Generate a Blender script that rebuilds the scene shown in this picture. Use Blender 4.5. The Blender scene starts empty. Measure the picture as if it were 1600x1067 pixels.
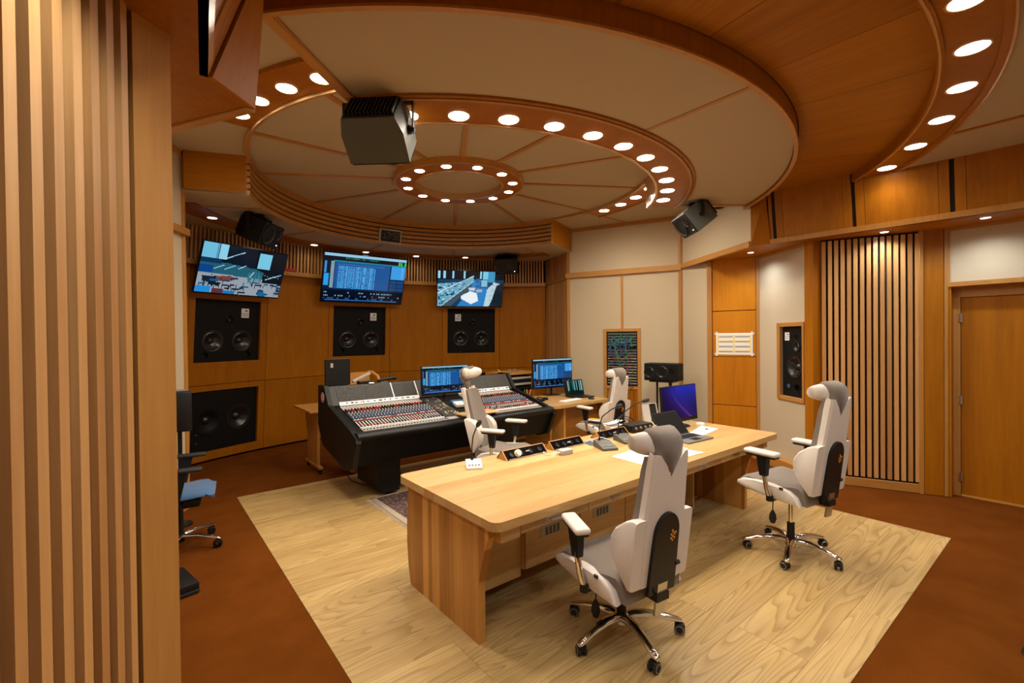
import bpy, bmesh, math, random
import numpy as np
from mathutils import Vector, Matrix
from mathutils.geometry import tessellate_polygon
random.seed(7)
scene = bpy.context.scene
C = scene.collection
pi = math.pi
rad = math.radians

# ---------------------------------------------------------------- camera
F_PX = 727.8                      # focal length in pixels of the 1600 px wide frame
yaw, roll = rad(51.386), rad(-0.625)
pitch = math.atan((533.5 - 526.81) / F_PX)
fwd = Vector((math.cos(yaw) * math.cos(pitch), math.sin(yaw) * math.cos(pitch), -math.sin(pitch)))
rgt = Vector((math.sin(yaw), -math.cos(yaw), 0))
upv = rgt.cross(fwd)
R_ = rgt * math.cos(roll) + upv * math.sin(roll)
U_ = -rgt * math.sin(roll) + upv * math.cos(roll)
cam_d = bpy.data.cameras.new('camera')
cam_d.sensor_width = 36.0
cam_d.lens = F_PX / 1600 * 36.0
cam_d.clip_start = 0.02
cam = bpy.data.objects.new('camera', cam_d)
C.objects.link(cam)
mw = Matrix((R_, U_, -fwd)).transposed().to_4x4()
mw.translation = Vector((0, 0, 1.70))
cam.matrix_world = mw
scene.camera = cam

# ---------------------------------------------------------------- world, exposure, lamp strengths
world = bpy.data.worlds.new('world'); scene.world = world
world.use_nodes = True
world.node_tree.nodes['Background'].inputs[0].default_value = (0.02, 0.018, 0.015, 1)
world.node_tree.nodes['Background'].inputs[1].default_value = 1.0
vs = scene.view_settings
vs.view_transform = 'Standard'; vs.look = 'None'; vs.gamma = 1.0; vs.use_curve_mapping = False
EXPO = 0.95
vs.exposure = EXPO
WARM = (1.0, 0.88, 0.72)
COOL = (0.84, 0.92, 1.0)
# power of the spot in each lamp (watts) and brightness of its visible lens
SPOT_W = {'ring': 25.0, 'outer': 13.0, 'inner': 11.0, 'soffit': 3.0, 'side': 20.0, 'rear': 40.0}
LENS_W = {'ring': 34.0, 'outer': 10.0, 'inner': 22.0, 'soffit': 5.0, 'side': 6.0, 'rear': 6.0}

# ---------------------------------------------------------------- room constants
XC, YC = 3.05, 4.80               # centre of the round ceiling
YF, RF, KF = 3.20, 5.10, 0.0864   # front wall: leaning cone, radius RF - KF*z about (XC, YF)
Z_HI, Z_P1, Z_P3, Z_BACK, Z_SOF, Z_BULK = 3.60, 3.27, 3.37, 3.31, 3.20, 2.77

# ---------------------------------------------------------------- mesh helpers
class MB:
    def __init__(s): s.v = []; s.f = []; s.m = []; s.cur = 0; s.M = None
    def add(s, vs, fs, M=None):
        o = len(s.v)
        M = M if M is not None else s.M
        for p in vs:
            p = Vector(p)
            s.v.append(tuple(M @ p) if M is not None else tuple(p))
        for f in fs:
            s.f.append(tuple(i + o for i in f)); s.m.append(s.cur)
        return s
    def box(s, c, d, rz=0.0, M=None):
        hx, hy, hz = d[0] / 2, d[1] / 2, d[2] / 2
        ca, sa = math.cos(rz), math.sin(rz)
        vs = []
        for z in (-hz, hz):
            for x, y in ((-hx, -hy), (hx, -hy), (hx, hy), (-hx, hy)):
                vs.append((c[0] + x * ca - y * sa, c[1] + x * sa + y * ca, c[2] + z))
        return s.add(vs, [(3, 2, 1, 0), (4, 5, 6, 7), (0, 1, 5, 4), (1, 2, 6, 5), (2, 3, 7, 6), (3, 0, 4, 7)], M)
    def b2(s, x0, x1, y0, y1, z0, z1, M=None):
        return s.box(((x0 + x1) / 2, (y0 + y1) / 2, (z0 + z1) / 2), (abs(x1 - x0), abs(y1 - y0), abs(z1 - z0)), 0, M)
    def rbox(s, c, d, r, seg=2, M=None):
        bm = bmesh.new(); bmesh.ops.create_cube(bm, size=1.0)
        for v in bm.verts: v.co = Vector((v.co.x * d[0], v.co.y * d[1], v.co.z * d[2]))
        bmesh.ops.bevel(bm, geom=list(bm.edges), offset=r, segments=seg, profile=0.5, affect='EDGES')
        bm.verts.index_update()
        vs = [v.co + Vector(c) for v in bm.verts]; fs = [[v.index for v in f.verts] for f in bm.faces]
        bm.free()
        return s.add(vs, fs, M)
    def prism(s, poly, z0, z1, M=None):
        n = len(poly)
        area = sum(poly[i][0] * poly[(i + 1) % n][1] - poly[(i + 1) % n][0] * poly[i][1] for i in range(n))
        if area < 0: poly = poly[::-1]
        vs = [(p[0], p[1], z0) for p in poly] + [(p[0], p[1], z1) for p in poly]
        fs = [(i, (i + 1) % n, n + (i + 1) % n, n + i) for i in range(n)]
        if n <= 4: fs += [tuple(range(n - 1, -1, -1)), tuple(range(n, 2 * n))]
        else:
            for t in tessellate_polygon([[Vector((p[0], p[1], 0)) for p in poly]]):
                a, b, c = t
                cr = (poly[b][0] - poly[a][0]) * (poly[c][1] - poly[a][1]) - (poly[b][1] - poly[a][1]) * (poly[c][0] - poly[a][0])
                if cr < 0: b, c = c, b
                fs.append((c, b, a)); fs.append((n + a, n + b, n + c))
        return s.add(vs, fs, M)
    def profile_x(s, poly_yz, x0, x1, M=None):
        "extrude a polygon given in (y, z) along x"
        T = Matrix(((0, 0, 1, 0), (1, 0, 0, 0), (0, 1, 0, 0), (0, 0, 0, 1)))
        return s.prism(poly_yz, x0, x1, (M @ T) if M is not None else T)
    def sector(s, r0, r1, a0, a1, z0, z1, n=None, cx=XC, cy=YC):
        n = n or max(1, int(abs(a1 - a0) / 2.5)); full = abs(abs(a1 - a0) - 360) < 1e-6
        vs = []; fs = []
        for i in range(n + 1):
            a = rad(a0 + (a1 - a0) * i / n); c, q = math.cos(a), math.sin(a)
            vs += [(cx + r0 * c, cy + r0 * q, z0), (cx + r1 * c, cy + r1 * q, z0), (cx + r1 * c, cy + r1 * q, z1), (cx + r0 * c, cy + r0 * q, z1)]
        for i in range(n):
            o = 4 * i; p = o + 4
            for k in range(4):
                fs.append((o + k, o + (k + 1) % 4, p + (k + 1) % 4, p + k)[::-1])
        if not full: fs += [(0, 1, 2, 3), (4 * n + 3, 4 * n + 2, 4 * n + 1, 4 * n)]
        return s.add(vs, fs)
    def tube(s, pts, r, n=8, M=None, r1=None):
        pts = [Vector(p) for p in pts]; rings = []
        for i, p in enumerate(pts):
            d = (pts[min(i + 1, len(pts) - 1)] - pts[max(i - 1, 0)]).normalized()
            if i == 0:
                u = d.orthogonal().normalized()
            else:
                u = (u - d * u.dot(d)).normalized()
            w = d.cross(u)
            rr = r if r1 is None else r + (r1 - r) * i / (len(pts) - 1)
            rings.append([p + (u * math.cos(2 * pi * k / n) + w * math.sin(2 * pi * k / n)) * rr for k in range(n)])
        return s.loft(rings, True, True, M)
    def loft(s, rings, closed=True, caps=True, M=None):
        n = len(rings[0]); vs = [p for r in rings for p in r]; fs = []
        m = n if closed else n - 1
        for i in range(len(rings) - 1):
            for k in range(m):
                fs.append((i * n + k, i * n + (k + 1) % n, (i + 1) * n + (k + 1) % n, (i + 1) * n + k))
        if caps:
            fs.append(tuple(range(n - 1, -1, -1))); o = (len(rings) - 1) * n
            fs.append(tuple(range(o, o + n)))
        return s.add(vs, fs, M)
    def lathe(s, prof, n=20, M=None, caps=True):
        rings = [[(r * math.cos(2 * pi * k / n), r * math.sin(2 * pi * k / n), z) for k in range(n)] for r, z in prof]
        return s.loft(rings, True, caps, M)
    def build(s, name, mat, parent=None, smooth=None, loc=None, rot=None):
        me = bpy.data.meshes.new(name)
        me.from_pydata(s.v, [], s.f)
        for x in (mat if isinstance(mat, (list, tuple)) else [mat]): me.materials.append(x)
        if isinstance(mat, (list, tuple)): me.polygons.foreach_set('material_index', s.m)
        bm = bmesh.new(); bm.from_mesh(me); bmesh.ops.recalc_face_normals(bm, faces=bm.faces); bm.to_mesh(me); bm.free()
        if smooth:
            me.polygons.foreach_set('use_smooth', [True] * len(me.polygons))
            me.set_sharp_from_angle(angle=rad(smooth))
        me.update()
        o = bpy.data.objects.new(name, me); C.objects.link(o)
        if parent is not None: o.parent = parent
        if loc is not None: o.location = loc
        if rot is not None: o.rotation_euler = rot
        return o

def inst(src, parent, loc, rot=(0, 0, 0), scale=None):
    o = src.copy(); C.objects.link(o); o.parent = parent; o.location = loc; o.rotation_euler = rot
    if scale is not None: o.scale = scale
    return o
def thing(name, label, cat, loc=(0, 0, 0), rz=0.0, group=None, rot=None):
    o = bpy.data.objects.new(name, None); C.objects.link(o); o.empty_display_size = 0.1
    o.location = loc; o.rotation_euler = rot if rot is not None else (0, 0, rz)
    return tag(o, label, cat, group)
def tag(o, label, cat, group=None):
    o['label'] = label; o['category'] = cat
    if group: o['group'] = group
    return o
def struct(o): o['kind'] = 'structure'; return o
def stuff(o): o['kind'] = 'stuff'; return o
def copy_tree(o, parent=None):
    c = o.copy(); C.objects.link(c); c.parent = parent
    for ch in list(o.children): copy_tree(ch, c)
    return c
def TR(loc, rz=0.0, rx=0.0, ry=0.0):
    return Matrix.Translation(Vector(loc)) @ Matrix.Rotation(rz, 4, 'Z') @ Matrix.Rotation(rx, 4, 'X') @ Matrix.Rotation(ry, 4, 'Y')

# ---------------------------------------------------------------- materials
def new_mat(name):
    m = bpy.data.materials.new(name); m.use_nodes = True
    nt = m.node_tree; return m, nt, nt.nodes['Principled BSDF']
def plain(name, col, rough=0.5, metal=0.0, bump=0.0, bscale=200.0, spec=None, coat=0.0, sheen=0.0):
    m, nt, p = new_mat(name)
    p.inputs['Base Color'].default_value = (*col, 1); p.inputs['Roughness'].default_value = rough
    p.inputs['Metallic'].default_value = metal
    if spec is not None: p.inputs['Specular IOR Level'].default_value = spec
    if coat: p.inputs['Coat Weight'].default_value = coat
    if sheen: p.inputs['Sheen Weight'].default_value = sheen
    tc = nt.nodes.new('ShaderNodeTexCoord'); no = nt.nodes.new('ShaderNodeTexNoise')
    no.inputs['Scale'].default_value = bscale; no.inputs['Detail'].default_value = 4
    nt.links.new(tc.outputs['Object'], no.inputs['Vector'])
    if bump:
        b = nt.nodes.new('ShaderNodeBump'); b.inputs['Strength'].default_value = bump; b.inputs['Distance'].default_value = 0.004
        nt.links.new(no.outputs['Fac'], b.inputs['Height']); nt.links.new(b.outputs['Normal'], p.inputs['Normal'])
    mx = nt.nodes.new('ShaderNodeMix'); mx.data_type = 'RGBA'
    mx.inputs[6].default_value = (*[c * 0.93 for c in col], 1); mx.inputs[7].default_value = (*[min(1, c * 1.07) for c in col], 1)
    nt.links.new(no.outputs['Fac'], mx.inputs[0]); nt.links.new(mx.outputs[2], p.inputs['Base Color'])
    return m
def wood(name, dark, light, axis='Z', scale=1.0, rough=0.38, rnd=0.35, rings=0.0, contrast=1.0, coat=0.0, bump=0.05, spec=0.5):
    """grain runs along the local axis; each object gets its own offset and tone"""
    m, nt, p = new_mat(name); N = nt.nodes.new; L = nt.links.new
    tc = N('ShaderNodeTexCoord'); oi = N('ShaderNodeObjectInfo')
    ad = N('ShaderNodeVectorMath'); ad.operation = 'ADD'
    ml = N('ShaderNodeMath'); ml.operation = 'MULTIPLY'; ml.inputs[1].default_value = 37.0
    L(oi.outputs['Random'], ml.inputs[0]); L(tc.outputs['Object'], ad.inputs[0]); L(ml.outputs[0], ad.inputs[1])
    mp = N('ShaderNodeMapping')
    k = {'X': (0.06, 1, 1), 'Y': (1, 0.06, 1), 'Z': (1, 1, 0.06)}[axis]
    mp.inputs['Scale'].default_value = tuple(q * scale for q in k)
    L(ad.outputs[0], mp.inputs['Vector'])
    n1 = N('ShaderNodeTexNoise'); n1.inputs['Scale'].default_value = 38; n1.inputs['Detail'].default_value = 6; n1.inputs['Roughness'].default_value = 0.62
    n2 = N('ShaderNodeTexNoise'); n2.inputs['Scale'].default_value = 7; n2.inputs['Detail'].default_value = 3
    L(mp.outputs[0], n1.inputs['Vector']); L(mp.outputs[0], n2.inputs['Vector'])
    mix = N('ShaderNodeMath'); mix.operation = 'MULTIPLY_ADD'; mix.inputs[1].default_value = 0.55
    m2 = N('ShaderNodeMath'); m2.operation = 'MULTIPLY'; m2.inputs[1].default_value = 0.45
    L(n1.outputs['Fac'], mix.inputs[0]); L(n2.outputs['Fac'], m2.inputs[0]); L(m2.outputs[0], mix.inputs[2])
    last = mix.outputs[0]
    if rings:
        mp2 = N('ShaderNodeMapping')
        k2 = {'X': (0.16, 1.5, 1.5), 'Y': (1.5, 0.16, 1.5), 'Z': (1.5, 1.5, 0.16)}[axis]
        mp2.inputs['Scale'].default_value = k2; L(ad.outputs[0], mp2.inputs['Vector'])
        n3 = N('ShaderNodeTexNoise'); n3.inputs['Scale'].default_value = 3.0; n3.inputs['Detail'].default_value = 1.5; n3.inputs['Roughness'].default_value = 0.45
        L(mp2.outputs[0], n3.inputs['Vector'])
        mm = N('ShaderNodeMath'); mm.operation = 'MULTIPLY'; mm.inputs[1].default_value = 24.0; L(n3.outputs['Fac'], mm.inputs[0])
        fr = N('ShaderNodeMath'); fr.operation = 'FRACT'; L(mm.outputs[0], fr.inputs[0])
        pw = N('ShaderNodeMath'); pw.operation = 'POWER'; pw.inputs[1].default_value = 3.0; L(fr.outputs[0], pw.inputs[0])
        sc = N('ShaderNodeMath'); sc.operation = 'MULTIPLY'; sc.inputs[1].default_value = -rings; L(pw.outputs[0], sc.inputs[0])
        a2 = N('ShaderNodeMath'); a2.operation = 'ADD'; L(last, a2.inputs[0]); L(sc.outputs[0], a2.inputs[1]); last = a2.outputs[0]
    rr = N('ShaderNodeMath'); rr.operation = 'MULTIPLY_ADD'; rr.inputs[1].default_value = rnd; rr.inputs[2].default_value = -rnd / 2
    L(oi.outputs['Random'], rr.inputs[0])
    a3 = N('ShaderNodeMath'); a3.operation = 'ADD'; L(last, a3.inputs[0]); L(rr.outputs[0], a3.inputs[1])
    cr = N('ShaderNodeValToRGB'); h = 0.28 / contrast
    cr.color_ramp.elements[0].position = max(0.0, 0.5 - h); cr.color_ramp.elements[1].position = min(1.0, 0.5 + h)
    cr.color_ramp.elements[0].color = (*dark, 1); cr.color_ramp.elements[1].color = (*light, 1)
    L(a3.outputs[0], cr.inputs[0]); L(cr.outputs[0], p.inputs['Base Color'])
    p.inputs['Roughness'].default_value = rough; p.inputs['Specular IOR Level'].default_value = spec
    if coat: p.inputs['Coat Weight'].default_value = coat; p.inputs['Coat Roughness'].default_value = 0.25
    bp = N('ShaderNodeBump'); bp.inputs['Strength'].default_value = bump; bp.inputs['Distance'].default_value = 0.002
    L(n1.outputs['Fac'], bp.inputs['Height']); L(bp.outputs['Normal'], p.inputs['Normal'])
    return m
def emit(name, col, st):
    m = bpy.data.materials.new(name); m.use_nodes = True; nt = m.node_tree; nt.nodes.clear()
    e = nt.nodes.new('ShaderNodeEmission'); o = nt.nodes.new('ShaderNodeOutputMaterial')
    e.inputs[0].default_value = (*col, 1); e.inputs[1].default_value = st
    nt.links.new(e.outputs[0], o.inputs[0]); return m

M = {}
M['alder'] = wood('alder_panel', (0.26, 0.080, 0.002), (0.44, 0.154, 0.004), 'Z', 0.9, 0.42, 0.25, spec=0.22)
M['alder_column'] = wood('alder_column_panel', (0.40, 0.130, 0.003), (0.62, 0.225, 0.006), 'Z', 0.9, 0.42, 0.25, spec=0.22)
M['alder_flat'] = wood('alder_veneer_lengthwise', (0.26, 0.084, 0.002), (0.50, 0.186, 0.004), 'X', 0.9, 0.42, 0.25, spec=0.25)
M['alder_light'] = wood('alder_trim', (0.36, 0.150, 0.026), (0.55, 0.260, 0.058), 'Z', 1.2, 0.42, 0.3, coat=0.1)
M['alder_trim_x'] = wood('alder_trim_lengthwise', (0.36, 0.150, 0.026), (0.55, 0.260, 0.058), 'X', 1.2, 0.42, 0.3, coat=0.1)
M['slat'] = wood('slat_wood', (0.41, 0.185, 0.052), (0.62, 0.325, 0.108), 'Z', 1.4, 0.45, 0.5)
M['ash'] = wood('ash_board', (0.49, 0.280, 0.090), (0.67, 0.450, 0.190), 'X', 0.8, 0.36, 0.5, rings=0.16, coat=0.2)
M['ash_v'] = wood('ash_stave', (0.36, 0.140, 0.018), (0.68, 0.345, 0.080), 'Z', 0.8, 0.38, 0.9, rings=0.06, coat=0.08)
M['oak'] = wood('oak_plank', (0.35, 0.215, 0.072), (0.67, 0.465, 0.190), 'X', 0.8, 0.42, 0.16, rings=0.34, contrast=0.85, coat=0.08)
M['fabric'] = plain('stretched_beige_fabric', (0.56, 0.46, 0.315), 0.9, bump=0.25, bscale=420, spec=0.1)
M['ceil_fabric'] = plain('stretched_ceiling_fabric', (0.49, 0.385, 0.255), 0.92, bump=0.2, bscale=300, spec=0.1)
M['dark_void'] = plain('dark_backing', (0.012, 0.009, 0.007), 0.9)
M['black'] = plain('black_plastic', (0.007, 0.007, 0.007), 0.42, spec=0.35)
M['black_matt'] = plain('black_matt_paint', (0.005, 0.0045, 0.004), 0.6, bump=0.1, bscale=500, spec=0.2)
M['black_gloss'] = plain('black_gloss', (0.004, 0.004, 0.005), 0.10, spec=0.4)
M['leatherette'] = plain('black_leatherette', (0.007, 0.007, 0.006), 0.42, bump=0.15, bscale=350, spec=0.3)
M['charcoal'] = plain('charcoal_grille', (0.030, 0.028, 0.026), 0.55)
M['grey_metal'] = plain('grey_painted_metal', (0.16, 0.16, 0.15), 0.42)
M['light_grey'] = plain('light_grey_panel', (0.42, 0.40, 0.36), 0.45)
M['white_plastic'] = plain('white_plastic', (0.74, 0.72, 0.68), 0.35)
M['paper'] = plain('paper', (0.86, 0.86, 0.88), 0.8)
M['ink'] = plain('printed_ink', (0.06, 0.06, 0.07), 0.7)
M['ink_yellow'] = plain('printed_yellow', (0.78, 0.66, 0.16), 0.7)
M['chrome'] = plain('chrome', (0.80, 0.80, 0.80), 0.08, 1.0)
M['steel'] = plain('brushed_steel', (0.55, 0.54, 0.52), 0.3, 1.0)
M['gold_edge'] = plain('polished_edge', (0.62, 0.36, 0.16), 0.2, 0.3)
M['leather_white'] = plain('white_leather', (0.74, 0.68, 0.61), 0.48, bump=0.12, bscale=260)
M['seat_grey'] = plain('grey_wool_fabric', (0.200, 0.163, 0.132), 0.9, bump=0.35, bscale=600, sheen=0.3)
M['seat_blue'] = plain('blue_fabric', (0.055, 0.135, 0.29), 0.9, bump=0.3, bscale=500, sheen=0.2)
M['red'] = plain('red_plastic', (0.48, 0.02, 0.018), 0.4)
M['blue'] = plain('blue_plastic', (0.04, 0.10, 0.22), 0.4)
M['green'] = plain('green_plastic', (0.03, 0.30, 0.10), 0.4)
M['yellow'] = plain('yellow_plastic', (0.75, 0.50, 0.05), 0.4)
M['orange'] = plain('orange_mark', (0.80, 0.32, 0.04), 0.5)
M['cone'] = plain('speaker_cone', (0.012, 0.012, 0.012), 0.25, spec=0.6)
M['rubber'] = plain('rubber', (0.014, 0.014, 0.014), 0.7)
M['grey_cab'] = plain('dark_grey_cabinet', (0.075, 0.080, 0.072), 0.45, bump=0.1, bscale=400)
def carpet_mat():
    m, nt, p = new_mat('brown_carpet'); N = nt.nodes.new; L = nt.links.new
    tc = N('ShaderNodeTexCoord'); a = N('ShaderNodeTexNoise'); a.inputs['Scale'].default_value = 420; a.inputs['Detail'].default_value = 2
    b = N('ShaderNodeTexNoise'); b.inputs['Scale'].default_value = 3.5; b.inputs['Detail'].default_value = 5
    L(tc.outputs['Object'], a.inputs[0]); L(tc.outputs['Object'], b.inputs[0])
    ad = N('ShaderNodeMath'); ad.operation = 'MULTIPLY_ADD'; ad.inputs[1].default_value = 0.6; L(a.outputs[0], ad.inputs[0])
    mu = N('ShaderNodeMath'); mu.operation = 'MULTIPLY'; mu.inputs[1].default_value = 0.4; L(b.outputs[0], mu.inputs[0]); L(mu.outputs[0], ad.inputs[2])
    cr = N('ShaderNodeValToRGB'); cr.color_ramp.elements[0].position = 0.32; cr.color_ramp.elements[1].position = 0.68
    cr.color_ramp.elements[0].color = (0.100, 0.026, 0.003, 1); cr.color_ramp.elements[1].color = (0.185, 0.053, 0.007, 1)
    L(ad.outputs[0], cr.inputs[0]); L(cr.outputs[0], p.inputs['Base Color'])
    p.inputs['Roughness'].default_value = 0.95; p.inputs['Specular IOR Level'].default_value = 0.02
    bp = N('ShaderNodeBump'); bp.inputs['Strength'].default_value = 0.6; bp.inputs['Distance'].default_value = 0.006
    L(a.outputs[0], bp.inputs['Height']); L(bp.outputs[0], p.inputs['Normal']); return m
M['carpet'] = carpet_mat()
def rug_mat():
    m, nt, p = new_mat('patterned_rug'); N = nt.nodes.new; L = nt.links.new
    tc = N('ShaderNodeTexCoord'); v = N('ShaderNodeTexVoronoi'); v.inputs['Scale'].default_value = 34
    L(tc.outputs['Object'], v.inputs['Vector'])
    cr = N('ShaderNodeValToRGB'); cr.color_ramp.interpolation = 'CONSTANT'; e = cr.color_ramp.elements
    e[0].color = (0.42, 0.34, 0.27, 1); e[0].position = 0; e[1].color = (0.055, 0.030, 0.030, 1); e[1].position = 0.24
    x = e.new(0.42); x.color = (0.15, 0.075, 0.07, 1); x = e.new(0.6); x.color = (0.05, 0.026, 0.024, 1)
    L(v.outputs['Distance'], cr.inputs[0]); L(cr.outputs[0], p.inputs['Base Color']); p.inputs['Roughness'].default_value = 0.95
    return m
M['rug'] = rug_mat()
def screen_mat():
    m = bpy.data.materials.new('lit_screen'); m.use_nodes = True; nt = m.node_tree; nt.nodes.clear()
    at = nt.nodes.new('ShaderNodeAttribute'); at.attribute_name = 'Col'
    e = nt.nodes.new('ShaderNodeEmission'); e.inputs[1].default_value = 0.95 / 2 ** EXPO
    g = nt.nodes.new('ShaderNodeBsdfGlossy'); g.inputs['Roughness'].default_value = 0.15; g.inputs['Color'].default_value = (0.03, 0.03, 0.03, 1)
    ad = nt.nodes.new('ShaderNodeAddShader'); o = nt.nodes.new('ShaderNodeOutputMaterial')
    nt.links.new(at.outputs['Color'], e.inputs[0]); nt.links.new(e.outputs[0], ad.inputs[0]); nt.links.new(g.outputs[0], ad.inputs[1]); nt.links.new(ad.outputs[0], o.inputs[0]); return m
M['screen'] = screen_mat()
M['lamp_warm'] = {k: emit('lamp_' + k, COOL if k in ('side', 'rear') else WARM, s) for k, s in LENS_W.items()}
M['led_white'] = emit('led_white', (0.85, 0.9, 1.0), 4.0)
M['led_blue'] = emit('led_blue', (0.03, 0.10, 1.0), 2.0)

# ================================================================ STRUCTURE
# ---------------------------------------------------------------- floor
b = MB(); b.b2(-1.0, 7.1, -1.7, 8.7, -0.10, -0.004)
floor = struct(b.build('floor', M['carpet']))
PX0, PX1, PY0, PY1 = 0.795, 5.215, 0.742, 5.800
rows = 27; pw = (PY1 - PY0) / rows
rng = random.Random(3)
plank_src = {}
for r in range(rows):
    x = PX0; y = PY0 + (r + 0.5) * pw
    first = True
    while x < PX1 - 0.01:
        L_ = rng.choice((0.55, 1.05, 1.45, 1.9)) if first else rng.choice((1.3, 1.6, 1.9, 2.2))
        first = False
        x1 = min(PX1, x + L_)
        if PX1 - x1 < 0.35: x1 = PX1
        key = round(x1 - x, 3)
        if key not in plank_src:
            q = MB(); q.rbox((0, 0, 0), (key - 0.0012, pw - 0.0012, 0.012), 0.0008, 1)
            o = q.build('plank', M['oak'], floor, loc=((x + x1) / 2, y, -0.006)); plank_src[key] = o
        else:
            inst(plank_src[key], floor, ((x + x1) / 2, y, -0.006))
        x = x1

# ---------------------------------------------------------------- wall helper: box laid along a plan line
def wbox(name, a, c, t0, t1, o0, o1, z0, z1, mat, parent, side=1, bev=0.0):
    a = Vector((a[0], a[1])); c = Vector((c[0], c[1])); d = c - a
    b = MB()
    if bev: b.rbox(((t0 + t1) / 2, -side * (o0 + o1) / 2, (z0 + z1) / 2), (t1 - t0, abs(o1 - o0), z1 - z0), bev, 1)
    else: b.b2(t0, t1, -side * o0, -side * o1, z0, z1)
    return b.build(name, mat, parent, loc=(a.x, a.y, 0), rot=(0, 0, math.atan2(d.y, d.x)))
def ln(a, c): return math.dist(a, c)
def along(a, c, t, o=0.0, side=1):
    L_ = ln(a, c); d = ((c[0] - a[0]) / L_, (c[1] - a[1]) / L_)
    return (a[0] + d[0] * t + side * d[1] * o, a[1] + d[1] * t - side * d[0] * o)

# ---------------------------------------------------------------- front wall (curved, leaning)
LEAN = math.atan(KF)
def cpt(a, z, dr=0.0):
    R = RF - KF * z - dr
    return (XC + R * math.sin(rad(a)), YF + R * math.cos(rad(a)), z)
def cpanel(b, a0, a1, z0, z1, dr, th, n=None):
    n = n or max(2, int(abs(a1 - a0) / 2))
    rings = []
    for i in range(n + 1):
        a = a0 + (a1 - a0) * i / n
        rings.append([cpt(a, z0, dr), cpt(a, z1, dr), cpt(a, z1, dr - th), cpt(a, z0, dr - th)])
    return b.loft(rings, True, True)
b = MB(); cpanel(b, -43, 43, -0.05, 3.25, -0.20, 0.06, 40)
wall_front = struct(b.build('wall_front', M['dark_void']))
SEAMS = [-42, -31.2, -18.1, -6.4, 6.4, 18.1, 31.2, 42]
SPK_A, SPK_H = (-24.7, 0.0, 24.7), 5.45
for i in range(7):
    a0, a1 = SEAMS[i] + 0.04, SEAMS[i + 1] - 0.04
    mid = min(SPK_A, key=lambda q: abs(q - (a0 + a1) / 2))
    has = a0 < mid < a1
    b = MB()
    if has:
        h0, h1 = mid - SPK_H, mid + SPK_H
        cpanel(b, a0, h0, 1.088, 2.70, 0, 0.05); cpanel(b, h1, a1, 1.088, 2.70, 0, 0.05)
        cpanel(b, h0, h1, 1.088, 1.40, 0, 0.05); cpanel(b, h0, h1, 2.27, 2.70, 0, 0.05)
    else: cpanel(b, a0, a1, 1.088, 2.70, 0, 0.05)
    b.build('wood_panel', M['alder'], wall_front, smooth=30)
    b = MB()
    if has and mid != 0:
        cpanel(b, a0, h0, 0.03, 1.08, 0, 0.05); cpanel(b, h1, a1, 0.03, 1.08, 0, 0.05)
        cpanel(b, h0, h1, 0.03, 0.15, 0, 0.05); cpanel(b, h0, h1, 1.0, 1.08, 0, 0.05)
    else: cpanel(b, a0, a1, 0.03, 1.08, 0, 0.05)
    b.build('wood_panel', M['alder'], wall_front, smooth=30)
b = MB(); cpanel(b, -42, 42, 2.70, 2.765, 0.06, 0.10, 40); b.build('slat_rail', M['alder_light'], wall_front, smooth=30)
b = MB(); b.box((0, 0, 0.22), (0.029, 0.032, 0.44)); first = None
n = 126
for i in range(n):
    a = -41.4 + 82.8 * i / (n - 1); p = cpt(a, 2.762, 0.025)
    if first is None: first = b.build('slat', M['slat'], wall_front, loc=p, rot=(LEAN, 0, -rad(a)))
    else: inst(first, wall_front, p, (LEAN, 0, -rad(a)))

# ---------------------------------------------------------------- right wall
K1, K0, SC, CL, CR, PO = (5.97, 5.88), (6.73, 4.10), (5.79, 2.60), (6.46, 3.49), (6.66, 2.89), (6.12, 2.115)
S0, S1, D0 = (6.09, 1.95), (6.43, 1.15), (6.53, 0.965)
FC = cpt(41.9, 1.7)[:2]
wall_right = struct(MB().b2(6.95, 7.05, -1.7, 6.0, 0, 3.6).build('wall_right', M['dark_void']))
W = wall_right
def beige(a, c, t0, t1, z0, z1, side=1, par=None, o=0.0): return wbox('fabric_panel', a, c, t0, t1, -0.04, o, z0, z1, M['fabric'], par or W, side)
def vtrim(a, c, t0, t1, z0, z1, o=0.018, side=1, par=None, mat='alder_light'): return wbox('trim_strip', a, c, t0, t1, -0.03, o, z0, z1, M[mat], par or W, side, 0.002)
def hrail(a, c, t0, t1, z0, z1, o=0.03, side=1, par=None): return wbox('rail', a, c, t0, t1, -0.03, o, z0, z1, M['alder_trim_x'], par or W, side, 0.003)
# return beside the front wall: narrow vertical boards
def return_boards(f, k, side, par):
    L_ = ln(f, k); nb = 13; first = {}
    for seg, (z0, z1) in enumerate(((0.03, 2.72), (2.78, 3.20))):
        for i in range(nb):
            t = L_ * (i + 0.5) / nb; p = along(f, k, t, -0.02, side)
            d = math.atan2(k[1] - f[1], k[0] - f[0])
            if seg not in first:
                q = MB(); q.rbox((0, 0, (z0 + z1) / 2), (L_ / nb - 0.006, 0.03, z1 - z0), 0.003, 1)
                first[seg] = q.build('vertical_board', M['slat'], par, loc=(p[0], p[1], 0), rot=(0, 0, d))
            else: inst(first[seg], par, (p[0], p[1], 0), (0, 0, d))
    wbox('backing', f, k, 0, L_, -0.09, -0.045, 0, 3.25, M['dark_void'], par, side)
    hrail(f, k, 0, L_, 2.72, 2.78, 0.02, side, par)
return_boards(FC, K1, 1, W)
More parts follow.
